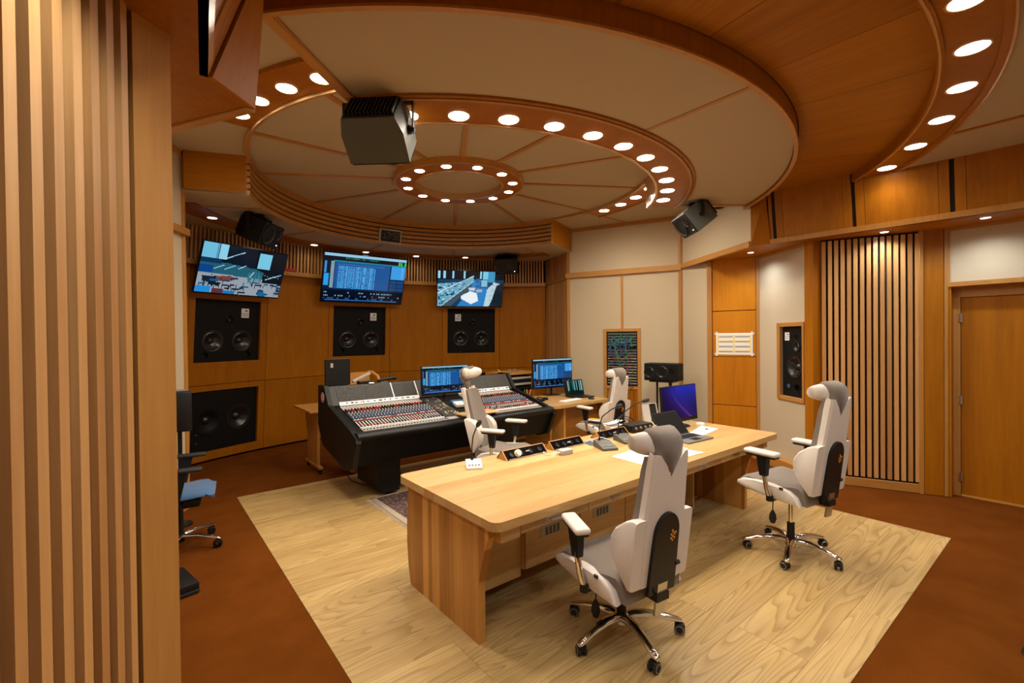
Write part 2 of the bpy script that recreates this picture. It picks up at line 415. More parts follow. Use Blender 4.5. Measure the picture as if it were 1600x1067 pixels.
# long fabric wall with the patch bay
L1 = ln(K1, K0)
beige(K1, K0, 0, 0.985, 0.10, 2.735); beige(K1, K0, 0.985, L1, 0.10, 2.735); beige(K1, K0, 0, L1, 2.83, 3.60)
vtrim(K1, K0, 0, 0.05, 0.0, 2.735); vtrim(K1, K0, L1 - 0.045, L1, 0.0, 2.735); vtrim(K1, K0, 0.965, 1.005, 1.82, 2.735, 0.012)
vtrim(K1, K0, 0, 0.05, 2.82, 3.6); vtrim(K1, K0, L1 - 0.045, L1, 2.82, 3.6)
hrail(K1, K0, -0.02, L1 + 0.01, 2.735, 2.825, 0.04); hrail(K1, K0, 0, L1, 0.0, 0.10, 0.02); hrail(K1, K0, 0, L1, 3.54, 3.60, 0.02)
# upper overhanging fabric wall
LU = ln(K0, SC)
beige(K0, SC, 0, LU, 2.83, 3.40); hrail(K0, SC, 0, LU, 2.755, 2.83, 0.03); hrail(K0, SC, 0, LU, 3.40, 3.60, 0.0)
vtrim(K0, SC, 0, 0.04, 2.83, 3.6)
L2 = ln(K0, CL); beige(K0, CL, 0, L2, 0.10, 2.76); vtrim(K0, CL, 0, 0.03, 0, 2.76); hrail(K0, CL, 0, L2, 0, 0.10, 0.02)
# wooden column
L3 = ln(CL, CR)
vtrim(CL, CR, -0.03, 0.035, 0, 2.78, 0.03); vtrim(CL, CR, L3 - 0.03, L3 + 0.01, 0, 2.78, 0.02)
wbox('backing', CL, CR, 0, L3, -0.09, -0.03, 0, 2.8, M['dark_void'], W)
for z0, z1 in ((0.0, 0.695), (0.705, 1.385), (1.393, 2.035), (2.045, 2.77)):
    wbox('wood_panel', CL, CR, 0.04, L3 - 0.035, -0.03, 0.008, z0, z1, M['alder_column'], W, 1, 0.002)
# fabric wall with built-in loudspeaker
L4 = ln(CR, PO)
SPX0, SPX1, SPZ0, SPZ1 = 0.475, 0.885, 0.925, 1.795
b = MB()
for (t0, t1, z0, z1) in ((0.0, SPX0, 0.10, 2.77), (SPX1, L4, 0.10, 2.77), (SPX0, SPX1, 0.10, SPZ0), (SPX0, SPX1, SPZ1, 2.77)): b.b2(t0, t1, 0.04, 0.0, z0, z1)
d4 = math.atan2(PO[1] - CR[1], PO[0] - CR[0])
b.build('fabric_panel', M['fabric'], W, loc=(CR[0], CR[1], 0), rot=(0, 0, d4))
for t0, t1, z0, z1 in ((SPX0 - 0.06, SPX0, SPZ0 - 0.05, SPZ1 + 0.05), (SPX1, SPX1 + 0.03, SPZ0 - 0.05, SPZ1 + 0.05)):
    vtrim(CR, PO, t0, t1, z0, z1, 0.02)
for z0, z1 in ((SPZ0 - 0.05, SPZ0), (SPZ1, SPZ1 + 0.05)): hrail(CR, PO, SPX0, SPX1, z0, z1, 0.02)
hrail(CR, PO, 0, L4, 2.735, 2.775, 0.012)
wbox('plinth', CR, PO, -0.1, L4, -0.02, 0.10, 0.0, 0.13, M['alder_trim_x'], W, 1, 0.004)
# post, slatted absorber, pilaster
b = MB(); b.prism([(6.06, 2.115), (6.022, 2.015), (6.135, 1.965), (6.22, 2.09)], 0, 2.78); b.build('post', M['alder'], W)
L5 = ln(S0, S1); d5 = math.atan2(S1[1] - S0[1], S1[0] - S0[0])
wbox('backing', S0, S1, -0.1, L5, -0.12, -0.06, 0, 2.78, M['dark_void'], W)
b = MB(); b.box((0, 0, (0.115 + 2.75) / 2), (0.038, 0.045, 2.635)); src = None
for i in range(15):
    t = 0.022 + i * (L5 - 0.044) / 14; p = along(S0, S1, t, -0.022)
    if src is None: src = b.build('slat', M['slat'], W, loc=(p[0], p[1], 0), rot=(0, 0, d5))
    else: inst(src, W, (p[0], p[1], 0), (0, 0, d5))
hrail(S0, S1, -0.03, L5, 0.0, 0.095, 0.0)
LP = ln(S1, D0)
vtrim(S1, D0, -0.012, 0.022, 0, 2.78, 0.02); wbox('pilaster', S1, D0, 0.026, LP - 0.022, -0.05, 0.012, 0, 2.78, M['alder'], W, 1, 0.002)
vtrim(S1, D0, LP - 0.018, LP + 0.012, 0, 2.78, 0.02)
wbox('backing', S1, D0, -0.02, LP + 0.05, -0.12, -0.045, 0, 2.78, M['dark_void'], W)
# wall over and beside the door
XD, XW = 6.66, 6.53
b = MB(); b.b2(XW, XW + 0.05, -1.6, 0.95, 2.215, 2.77); b.build('fabric_panel', M['fabric'], W)
b = MB(); b.b2(XW - 0.015, XW + 0.05, -1.6, 0.955, 2.17, 2.215); b.build('rail', M['alder_light'], W)
b = MB(); b.b2(XW - 0.012, XW + 0.04, 0.935, 0.965, 2.215, 2.77); b.build('trim_strip', M['alder_light'], W)
b = MB(); b.b2(XW - 0.012, XW + 0.05, -1.6, 0.94, 2.74, 2.77); b.build('rail', M['alder_light'], W)
b = MB(); b.b2(XW - 0.0, XD + 0.06, 0.925, 0.97, 0, 2.20); b.build('door_reveal', M['alder'], W)
b = MB(); b.b2(XW + 0.03, XD + 0.06, -0.10, 0.94, 2.15, 2.18); b.build('door_reveal', M['alder'], W)
b = MB(); b.b2(XW, XD + 0.06, -0.14, -0.10, 0, 2.20); b.build('door_reveal', M['alder'], W)
b = MB(); b.b2(XW, XW + 0.05, -1.6, -0.14, 0, 2.17); b.build('fabric_panel', M['fabric'], W)
# door
b = MB(); b.b2(XD, XD + 0.05, -0.06, 0.868, 0.02, 2.058)
door = struct(b.build('door_1', M['alder']))
fr = MB(); fr.b2(XD - 0.014, XD + 0.06, 0.872, 0.925, 0, 2.15); fr.build('door_frame', M['alder_light'], door)
fr = MB(); fr.b2(XD - 0.014, XD + 0.06, -0.10, 0.872, 2.062, 2.15); fr.build('door_frame', M['alder_light'], door)
fr = MB(); fr.b2(XD - 0.014, XD + 0.06, -0.10, -0.063, 0, 2.062); fr.build('door_frame', M['alder_light'], door)
fr = MB(); fr.b2(XD - 0.02, XD + 0.05, -0.06, 0.868, 0.0, 0.018); fr.build('threshold', M['alder_light'], door)
h = MB(); h.lathe([(0.009, -0.045), (0.009, 0.045)], 10); h.b2(-0.004, 0.004, -0.016, 0.016, -0.045, 0.045)
hs = None
for z in (0.20, 1.00, 1.85):
    if hs is None: hs = h.build('hinge', M['steel'], door, loc=(XD - 0.016, 0.872, z))
    else: inst(hs, door, (XD - 0.016, 0.872, z))
h = MB(); h.lathe([(0.024, 0), (0.024, 0.008)], 16, TR((0, 0, 0), 0, 0, -pi / 2)); h.tube([(-0.005, 0, 0), (-0.05, 0, 0), (-0.05, 0.11, 0)], 0.009, 8)
h.build('door_handle', M['steel'], door, smooth=40, loc=(XD, 0.0, 1.03))

# ---------------------------------------------------------------- left wall (mirror side, mostly behind the near slats)
k1, k0, sc_, cl, cr, po = (0.36, 5.75), (-0.55, 4.10), (0.42, 2.44), (-0.36, 3.49), (-0.56, 2.89), (-0.02, 2.12)
s0, s1 = (-0.012, 1.938), (-0.352, 1.138)
fcl = cpt(-41.9, 1.7)[:2]
wall_left = struct(MB().b2(-0.95, -0.85, -1.7, 6.9, 0, 3.6).build('wall_left', M['dark_void']))
W2 = wall_left
return_boards(fcl, k1, -1, W2)
l1 = ln(k1, k0)
beige(k1, k0, 0, l1, 0.10, 2.76, -1, W2); beige(k1, k0, 0, l1, 2.83, 3.60, -1, W2)
vtrim(k1, k0, 0, 0.04, 0, 2.76, 0.02, -1, W2); vtrim(k1, k0, 0, 0.04, 2.83, 3.6, 0.02, -1, W2)
hrail(k1, k0, -0.03, l1, 2.76, 2.83, 0.05, -1, W2); hrail(k1, k0, 0, l1, 0, 0.10, 0.02, -1, W2); hrail(k1, k0, 0, l1, 3.54, 3.6, 0.02, -1, W2)
lu = ln(k0, sc_)
beige(k0, sc_, 0, lu, 2.83, 3.6, -1, W2); hrail(k0, sc_, 0, lu, 2.76, 2.83, 0.02, -1, W2)
beige(k0, cl, 0, ln(k0, cl), 0, 2.76, -1, W2); beige(cr, po, 0, ln(cr, po), 0, 2.76, -1, W2)
wbox('wood_panel', cl, cr, 0, ln(cl, cr), -0.04, 0, 0, 2.77, M['alder'], W2, -1)
b = MB(); b.prism([(0.055, 2.12), (0.097, 2.02), (-0.006, 1.947), (-0.09, 2.07)], 0, 2.775); b.build('post', M['alder_light'], W2)
l5 = ln(s0, s1); dd = math.atan2(s1[1] - s0[1], s1[0] - s0[0])
wbox('backing', s0, s1, -0.03, l5, -0.14, -0.07, 0, 2.78, M['dark_void'], W2, -1)
b = MB(); b.box((0, 0, 1.40), (0.038, 0.055, 2.78)); src = None
for i in range(12):
    t = 0.030 + i * 0.0795; p = along(s0, s1, t, -0.03, -1)
    if src is None: src = b.build('slat', M['slat'], W2, loc=(p[0], p[1], 0), rot=(0, 0, dd))
    else: inst(src, W2, (p[0], p[1], 0), (0, 0, dd))
b = MB(); b.b2(-0.50, -0.42, -1.6, 1.0, 0, 2.78); b.build('wood_panel', M['alder'], W2)
b = MB(); b.b2(-0.9, 7.0, -1.70, -1.62, 0, 3.6)
wall_back = struct(b.build('wall_back', M['fabric']))

# ---------------------------------------------------------------- ceiling
b = MB(); b.b2(-0.95, 7.1, -1.7, 8.6, Z_HI, Z_HI + 0.06)
ceiling = struct(b.build('ceiling', M['ceil_fabric'])); CE = ceiling
A0, A1 = -138.4, -38.0
def sec(name, r0, r1, a0, a1, z0, z1, mat, n=None, smooth=30):
    q = MB(); q.sector(r0, r1, a0, a1, z0, z1, n); return q.build(name, M[mat], CE, smooth=smooth)
def rib(a, r0, r1, w, z0, z1, name='rib', mat='alder_trim_x'):
    q = MB(); q.b2(r0, r1, -w / 2, w / 2, z0, z1)
    return q.build(name, M[mat], CE, loc=(XC, YC, 0), rot=(0, 0, rad(a)))
# lowered canopy over the listening place
sec('canopy_core', 2.29, 3.47, A0, A1, Z_P1 + 0.02, Z_HI, 'alder')
sec('canopy_panel', 2.66, 3.455, A0 + 0.5, -90.25, Z_P1, Z_P1 + 0.02, 'ceil_fabric')
sec('canopy_panel', 2.66, 3.455, -89.75, A1 - 0.5, Z_P1, Z_P1 + 0.02, 'ceil_fabric')
rib(-90, 2.64, 3.46, 0.035, Z_P1 - 0.006, Z_P1 + 0.02)
for a, s in ((A0 + 0.35, 1), (A1 - 0.35, -1)):
    rib(a, 2.30, 3.47, 0.06, Z_P1 - 0.008, Z_P1 + 0.3, 'canopy_edge'); rib(a + s * 0.75, 2.62, 3.46, 0.014, Z_P1 - 0.012, Z_P1 + 0.02, 'canopy_edge')
sec('canopy_band', 3.462, 3.488, A0 - 0.5, A1 + 0.5, Z_P1 - 0.025, Z_P3 + 0.03, 'alder')
sec('canopy_lip', 3.458, 3.491, A0 - 0.5, A1 + 0.5, Z_P1 - 0.034, Z_P1 - 0.02, 'alder_light')
sec('lamp_band', 2.285, 2.60, A0, A1, Z_P1 - 0.012, Z_P1 + 0.02, 'alder')
sec('lamp_band_edge', 2.60, 2.625, A0, A1, Z_P1 - 0.022, Z_P1 + 0.02, 'alder_light'); sec('lamp_band_edge', 2.632, 2.66, A0, A1, Z_P1 - 0.016, Z_P1 + 0.02, 'alder')
sec('lamp_band_edge', 2.262, 2.285, A0, A1, Z_P1 - 0.022, Z_HI, 'gold_edge')
# lamp band on the raised ceiling, two short arcs
for a0, a1 in ((-177.0, A0), (A1, 1.5)):
    sec('lamp_band', 2.26, 2.60, a0, a1, Z_HI - 0.022, Z_HI, 'alder')
    sec('lamp_band_edge', 2.235, 2.26, a0, a1, Z_HI - 0.05, Z_HI, 'gold_edge'); sec('lamp_band_edge', 2.60, 2.625, a0, a1, Z_HI - 0.035, Z_HI, 'alder')
sec('disc_edge', 2.225, 2.265, 1.5, 183, Z_HI - 0.03, Z_HI, 'alder_light')
for k in range(12): rib(-120 + 30 * k, 0.74, 2.24, 0.050, Z_HI - 0.014, Z_HI)
rib(1.5, 2.26, 3.9, 0.036, Z_HI - 0.014, Z_HI); rib(183, 2.26, 3.5, 0.036, Z_HI - 0.014, Z_HI)
sec('inner_lamp_band', 0.53, 0.75, 0, 360, Z_HI - 0.06, Z_HI, 'alder', 72)
sec('inner_band_edge', 0.505, 0.53, 0, 360, Z_HI - 0.075, Z_HI, 'gold_edge', 72); sec('inner_band_edge', 0.75, 0.772, 0, 360, Z_HI - 0.07, Z_HI, 'alder_light', 72)
# curved slatted fascia in front
FA0, FA1 = 17.0, 163.0
sec('fascia_backing', 2.274, 2.285, FA0 + 0.6, FA1 - 0.6, Z_SOF, Z_HI, 'dark_void')
for k in range(6):
    z = Z_SOF + 0.002 + k * 0.0645
    sec('fascia_slat', 2.235, 2.272, FA0, FA1, z, z + 0.046, 'alder_light')
e_r = (XC + 2.262 * math.cos(rad(FA0)), YC + 2.262 * math.sin(rad(FA0))); e_l = (2 * XC - e_r[0], e_r[1])
w_r, w_l = (5.99, 5.78), (0.36, 5.66)
wbox('fascia_return', e_r, w_r, 0, ln(e_r, w_r), -0.03, 0, Z_SOF, Z_HI, M['alder_flat'], CE)
wbox('fascia_return', e_l, w_l, 0, ln(e_l, w_l), -0.03, 0, Z_SOF, Z_HI, M['alder_flat'], CE, -1)
arc = [(XC + 2.24 * math.cos(rad(a)), YC + 2.24 * math.sin(rad(a))) for a in np.linspace(FA1, FA0, 50)]
fw = [cpt(a, Z_SOF, -0.02)[:2] for a in np.linspace(42, -42, 50)]
b = MB(); b.prism([e_l] + arc + [e_r, w_r, (6.02, 5.92)] + fw + [(0.33, 5.8), w_l], Z_SOF - 0.001, Z_SOF + 0.02); b.build('soffit_panel', M['ceil_fabric'], CE)
sec('soffit_lamp_band', 2.86, 3.16, 27, 153, Z_SOF - 0.014, Z_SOF, 'alder'); sec('soffit_band_edge', 3.16, 3.18, 27, 153, Z_SOF - 0.022, Z_SOF, 'alder_light')
for a in (30, 60, 90, 120, 150): rib(a, 2.25, 2.86, 0.03, Z_SOF - 0.012, Z_SOF)
# wooden ceiling ring behind the canopy, wedge by wedge
first = {}
q = MB(); q.sector(3.495, 4.262, -5.16, 5.16, 0, 0.02, 5, 0, 0)
src = None
for k in range(-5, 6):
    a = -93.6 + 10.4 * k
    if src is None: src = q.build('ceiling_wedge', M['alder_flat'], CE, smooth=30, loc=(XC, YC, Z_P3), rot=(0, 0, rad(a)))
    else: inst(src, CE, (XC, YC, Z_P3), (0, 0, rad(a)))
sec('ceiling_ring_backing', 3.4, 4.8, -152, -28, Z_P3 + 0.025, Z_P3 + 0.05, 'dark_void')
sec('outer_lamp_band', 4.30, 4.53, -136, -44, Z_BACK - 0.004, Z_BACK + 0.03, 'alder')
sec('outer_band_edge', 4.262, 4.30, -140, -40, Z_BACK - 0.02, Z_P3 + 0.02, 'alder'); sec('outer_band_edge', 4.275, 4.287, -140, -40, Z_BACK - 0.026, Z_BACK, 'gold_edge')
sec('outer_band_edge', 4.53, 4.57, -136, -44, Z_BACK - 0.014, Z_BACK + 0.03, 'alder'); sec('outer_band_edge', 4.57, 4.582, -136, -44, Z_BACK - 0.02, Z_BACK + 0.02, 'gold_edge')
arc = [(XC + 4.575 * math.cos(rad(a)), YC + 4.575 * math.sin(rad(a))) for a in np.linspace(-133, -47, 40)]
b = MB(); b.prism(arc + [(6.15, -1.62), (-0.05, -1.62)], Z_BACK, Z_BACK + 0.03); b.build('rear_ceiling_panel', M['ceil_fabric'], CE)
for x in (5.16, 0.94):
    b = MB(); b.b2(x - 0.018, x + 0.018, -1.62, 0.72, Z_BACK - 0.01, Z_BACK); b.build('rib', M['alder'], CE)

# ---------------------------------------------------------------- side bulkheads
def bulkhead(name, poly, corner, xb, lean, y0, slots, sgn):
    """poly: plan of the underside; corner: outer corner below the canopy; xb(y): lower edge line of the fascia"""
    q = MB(); q.prism(poly, Z_BULK, Z_BULK + 0.03)
    root = struct(q.build(name, M['alder']))
    def strip(nm, ya, yb, za, zb, mat, proud=0.0, th=0.03):
        r = MB(); pts = []
        for o in (proud, -th):
            for y, z in ((ya, za), (yb, za), (yb, zb), (ya, zb)):
                k = lean * (z - Z_BULK) / 0.56
                pts.append((xb(y) - sgn * (k + o), y, z))
        r.loft([pts[:4], pts[4:]]); return r.build(nm, M[mat], root)
    ys = y0; zb, zt = Z_BULK + 0.058, 3.40
    strip('bulkhead_ledge', y0, -1.62, Z_BULK, Z_BULK + 0.055, 'alder_light', 0.02 if sgn > 0 else 0.0)
    r = MB()
    edges = []
    for s in slots: edges.append((s + 0.018 + 0.075, s + 0.018, 'narrow_board')); edges.append((s - 0.018, s - 0.018 - 0.075, 'narrow_board'))
    top = [min(y0, e[0]) for e in edges]
    cuts = sorted([(e[0], e[1]) for e in edges], reverse=True)
    prev = y0
    for s in slots:
        ya, yb_ = s + 0.093, s + 0.018
        if prev > ya + 0.02: strip('wood_panel', prev, ya + 0.003, zb, zt, 'alder')
        strip('narrow_board', min(y0, ya), yb_, zb, zt, 'alder'); strip('slot', yb_, s - 0.018, zb, zt, 'dark_void', -0.015)
        strip('narrow_board', s - 0.018, s - 0.093, zb, zt, 'alder'); prev = s - 0.096
    if prev > -1.6: strip('wood_panel', prev, -1.62, zb, zt, 'alder')
    strip('backing', y0, -1.62, zb, zt, 'dark_void', -0.022, 0.05)
    # triangular end board between corner and fascia
    ib = (xb(y0), y0)
    t = MB(); c0 = (corner[0], corner[1]); k = lean * (zt - Z_BULK) / 0.56
    d = Vector((ib[0] - c0[0], ib[1] - c0[1])).normalized(); nrm = Vector((-d.y, d.x)) * 0.02 * (1 if sgn > 0 else -1)
    A = [(c0[0], c0[1], Z_BULK), (ib[0], ib[1], Z_BULK), (ib[0] - sgn * k, ib[1] + 0.02, zt), (c0[0], c0[1], zt)]
    t.loft([A, [(p[0] - nrm.x, p[1] - nrm.y, p[2]) for p in A]]); t.build('end_board', M['alder'], root)
    return root
xbr = lambda y: 5.88 + 0.0596 * (2.41 - y)
xbl = lambda y: max(-0.12, 0.232 - 0.155 * (2.253 - y))
bulkhead('trim_1', [K0, SC, (5.88, 2.41), (xbr(-1.62), -1.62), (6.94, -1.62), (6.94, 4.0)], SC, xbr, 0.085, 2.41, (2.355, 1.588, 0.832, 0.07, -0.69), 1)
bulkhead('trim_2', [k0, sc_, (0.232, 2.253), (xbl(-1.62), -1.62), (-0.84, -1.62), (-0.84, 4.0)], sc_, xbl, 0.19, 2.253, (2.04, 1.28, 0.52, -0.24, -1.00), -1)

# ================================================================ LAMPS
def make_downlight(r, key):
    root = bpy.data.objects.new('downlight', None); C.objects.link(root); root.empty_display_size = 0.05
    q = MB(); q.lathe([(r, 0.0), (r + 0.004, -0.005), (r + 0.013, -0.004), (r + 0.015, 0.0)], 28, None, False); q.build('trim_ring', M['gold_edge'], root, smooth=60)
    q = MB(); q.lathe([(r, 0.0), (r, -0.003), (r * 0.6, -0.006), (0.002, -0.007)], 28); q.build('lens', M['lamp_warm'][key], root, smooth=60)
    ld = bpy.data.lights.new('lamp_light_' + key, 'SPOT'); ld.energy = SPOT_W[key]; ld.color = COOL if key in ('side', 'rear') else WARM
    ld.spot_size = rad({'side': 150, 'outer': 152}.get(key, 168)); ld.spot_blend = 1.0; ld.shadow_soft_size = r
    lo = bpy.data.objects.new('lamp_light', ld); C.objects.link(lo); lo.parent = root; lo.location = (0, 0, -0.012)
    return root
def lamps(r, key, pts, label, group):
    src = make_downlight(r, key)
    for i, p in enumerate(pts):
        o = src if i == 0 else copy_tree(src)
        o.location = p; tag(o, label if isinstance(label, str) else label[i], 'ceiling lamp', group)
ORD = ['first', 'second', 'third', 'fourth', 'fifth', 'sixth', 'seventh', 'eighth', 'ninth', 'tenth', 'eleventh']
# seen from the viewer: angles run from the near left over the near right round to the far side
INNER = ['near side, left', 'near side, right of its middle', 'right side, nearest the viewer', 'rightmost one', 'right side of the far half', 'far side, third from the right end', 'far side, right of its middle', 'far side, left of its middle', 'far side, third from the left end', 'left side of the far half', 'leftmost one', 'left side, nearest the viewer']
def ringpt(R, a, z): return (XC + R * math.cos(rad(a)), YC + R * math.sin(rad(a)), z)
lamps(0.070, 'ring', [ringpt(2.385, -131 + 8.55 * k, Z_P1 - 0.013) for k in range(11)], [o_ + ' recessed lamp from the left in the lowered arc of the ceiling ring' for o_ in ORD[:11]], 'lamps in the lowered arc of the large ceiling ring')
lamps(0.070, 'ring', [ringpt(2.40, a, Z_HI - 0.023) for a in (-171.5, -163, -154.6, -146.6)], [o_ + ' recessed lamp from the left bulkhead in the raised left arc' for o_ in ORD[:4]], 'lamps in the raised left arc')
lamps(0.070, 'ring', [ringpt(2.41, a, Z_HI - 0.023) for a in (-5.2, -13.7, -22.3, -31.5)], [o_ + ' recessed lamp from the front soffit in the raised right arc' for o_ in ORD[:4]], 'lamps in the raised right arc')
lamps(0.052, 'inner', [ringpt(0.645, -135 + 30 * k, Z_HI - 0.061) for k in range(12)], ['recessed lamp of the small inner ceiling ring, ' + q_ for q_ in INNER], 'lamps in the small inner ring')
lamps(0.072, 'outer', [ringpt(4.415, -124.2 + 7.1 * k, Z_BACK - 0.005) for k in range(11)], ['round lamp of the outermost ceiling band, outside the picture'] * 5 + [o_ + ' visible lamp of the outermost ceiling band from the top edge' for o_ in ORD[:6]], 'lamps in the outermost ceiling band')
lamps(0.050, 'soffit', [ringpt(3.0, 38.8 + 17.1 * k, Z_SOF - 0.015) for k in range(7)], [o_ + ' small recessed lamp from the right in the soffit above the front wall' for o_ in ORD[:7]], 'lamps in the soffit above the front wall')
lamps(0.036, 'side', [(6.23, 2.80, Z_BULK - 0.001), (6.16, 1.39, Z_BULK - 0.001), (6.19, 0.64, Z_BULK - 0.001)],
      ['small cool downlight above the wooden column and wall paper sign', 'small cool downlight above the vertical slats of the right wall', 'small cool downlight in front of the wall over the wooden door'], 'downlights under the right bulkhead')
lamps(0.036, 'side', [(-0.10, 2.80, Z_BULK - 0.001), (-0.02, 1.42, Z_BULK - 0.001), (-0.10, 0.60, Z_BULK - 0.001)], 'small cool downlight under the left bulkhead', 'downlights under the left bulkhead')
lamps(0.06, 'rear', [(x, y, Z_BACK - 0.001) for y in (-0.55,) for x in (0.9, 2.3, 3.8, 5.2)], 'round cool lamp in the rear ceiling behind the viewer', 'lamps in the rear ceiling')

# ================================================================ SCREENS: pictures painted on a canvas of small quads
def lin(c):
    c = np.asarray(c, float) / 255.0
    return np.where(c <= 0.04045, c / 12.92, ((c + 0.055) / 1.055) ** 2.4)
class Canvas:
    def __init__(s, w, h, col): s.w, s.h = w, h; s.a = np.zeros((h, w, 3)); s.a[:] = col
    def rect(s, x0, y0, x1, y1, c):
        s.a[max(0, int(round(y0 * s.h))):max(0, int(round(y1 * s.h))), max(0, int(round(x0 * s.w))):max(0, int(round(x1 * s.w)))] = c
    def px(s, x, y, c):
        x, y = int(x), int(y)
        if 0 <= x < s.w and 0 <= y < s.h: s.a[y, x] = c
    def line(s, x0, y0, x1, y1, c, t=1):
        n = int(max(abs(x1 - x0) * s.w, abs(y1 - y0) * s.h)) * 2 + 2
        for i in range(n):
            u = i / (n - 1); X = (x0 + (x1 - x0) * u) * s.w; Y = (y0 + (y1 - y0) * u) * s.h
            for k in range(t): s.px(X, Y + k, c)
    def poly(s, pts, c):
        P = [(x * s.w, y * s.h) for x, y in pts]
        for y in range(s.h):
            xs = []
            for i in range(len(P)):
                (xa, ya), (xb, yb) = P[i], P[(i + 1) % len(P)]
                if (ya <= y + .5) != (yb <= y + .5): xs.append(xa + (y + .5 - ya) / (yb - ya) * (xb - xa))
            xs.sort()
            for i in range(0, len(xs) - 1, 2): s.a[y, max(0, int(xs[i])):max(0, int(xs[i + 1]))] = c
FONT = {'0': '757', '1': '232', '2': '7'}
G5 = {'0': ('111', '101', '101', '101', '111'), '1': ('010', '110', '010', '010', '111'), '2': ('111', '001', '111', '100', '111'), '5': ('111', '100', '111', '001', '111'), '7': ('111', '001', '001', '010', '010'), ' ': ('0', '0', '0', '0', '0'), ':': ('0', '1', '0', '1', '0')}
def glyphs(cv, txt, x, y, c):
    for ch in txt:
        g = G5[ch]
        for r, row in enumerate(g):
            for k, v in enumerate(row):
                if v == '1': cv.px(x + k, y + r, c)
        x += len(g[0]) + 1
def screen(name, w, h, cv, parent, loc=(0, 0, 0), gain=1.0):
    "lit picture in the local xz plane, facing local -y"
    W_, H_ = cv.w, cv.h
    xs = (np.arange(W_ + 1) / W_ - 0.5) * w; zs = (0.5 - np.arange(H_ + 1) / H_) * h
    v = np.zeros(((W_ + 1) * (H_ + 1), 3)); v[:, 0] = np.tile(xs, H_ + 1); v[:, 2] = np.repeat(zs, W_ + 1)
    i, j = np.meshgrid(np.arange(W_), np.arange(H_)); o = (j * (W_ + 1) + i).ravel()
    f = np.stack([o + W_ + 1, o + W_ + 2, o + 1, o], 1)
    me = bpy.data.meshes.new(name); me.from_pydata(v.tolist(), [], f.tolist())
    at = me.color_attributes.new('Col', 'FLOAT_COLOR', 'CORNER')
    col = np.ones((W_ * H_ * 4, 4), np.float32); col[:, :3] = np.repeat(lin(cv.a.reshape(-1, 3)) * gain, 4, axis=0)
    at.data.foreach_set('color', col.ravel())
    me.materials.append(M['screen']); me.update()
    o = bpy.data.objects.new(name, me); C.objects.link(o); o.parent = parent; o.location = loc
    return o
def daw(w, h, seed, clock=False):
    r = random.Random(seed); c = Canvas(w, h, (8, 34, 70))
    c.rect(0, 0, 1, 0.05, (150, 200, 230)); c.rect(0, 0.05, 1, 0.14, (6, 16, 30))
    for k in range(26): c.rect(0.24 + k * 0.016, 0.07, 0.248 + k * 0.016, 0.10, r.choice([(40, 170, 90), (20, 110, 150), (30, 60, 80)]))
    c.rect(0.10, 0.14, 1, 0.165, (24, 130, 150))
    c.rect(0, 0.14, 0.10, 0.74, (10, 26, 48)); c.rect(0.01, 0.42, 0.06, 0.66, (40, 160, 235)); c.rect(0.01, 0.16, 0.03, 0.40, (60, 150, 220))
    for k in range(int(h * 0.55)):
        if k % 2 == 0: c.rect(0.075, 0.17 + k / h, 0.115, 0.17 + (k + 1) / h, (180, 215, 235))
    c.rect(0.125, 0.17, 0.80, 0.72, (22, 84, 150)); c.rect(0.15, 0.205, 0.72, 0.225, (50, 120, 185))
    for k in range(int(h * 0.47)):
        y = 0.255 + k / h
        if y > 0.715: break
        for m in range(int(w * 0.46)):
            x = 0.16 + m / w
            if x < 0.63 and k % 2 == 0 and (m * 7919 + seed) % 11 not in (0, 4) and r.random() < 0.9: c.rect(x, y, x + 1 / w, y + 1 / h, [(70, 165, 228), (110, 200, 246), (88, 182, 238)][(m // 3) % 3])
            elif x < 0.63 and k % 2: c.rect(x, y, x + 1 / w, y + 1 / h, (30, 104, 178))
    c.rect(0.81, 0.17, 1.0, 0.46, (58, 158, 232))
    for k in range(6): c.rect(0.955, 0.20 + k * 0.04, 0.972, 0.215 + k * 0.04, (170, 220, 250))
    for k in range(3):
        for m in range(2): c.rect(0.815 + m * 0.095, 0.48 + k * 0.085, 0.895 + m * 0.095, 0.55 + k * 0.085, (24, 70, 118))
    c.rect(0, 0.745, 1, 1, (5, 14, 30))
    for k, y in enumerate((0.79, 0.86, 0.92)):
        x = 0.02
        while x < 0.95:
            if r.random() < 0.65: c.rect(x, y, x + 0.012, y + 0.03, (120, 170, 210) if k < 2 else (50, 110, 190))
            x += 0.02 if r.random() < 0.85 else 0.09
    c.rect(0.04, 0.955, 0.93, 0.975, (60, 130, 210))
    if clock: glyphs(c, '01 21', int(w * 0.90), int(h * 0.07), (70, 255, 90))
    return c
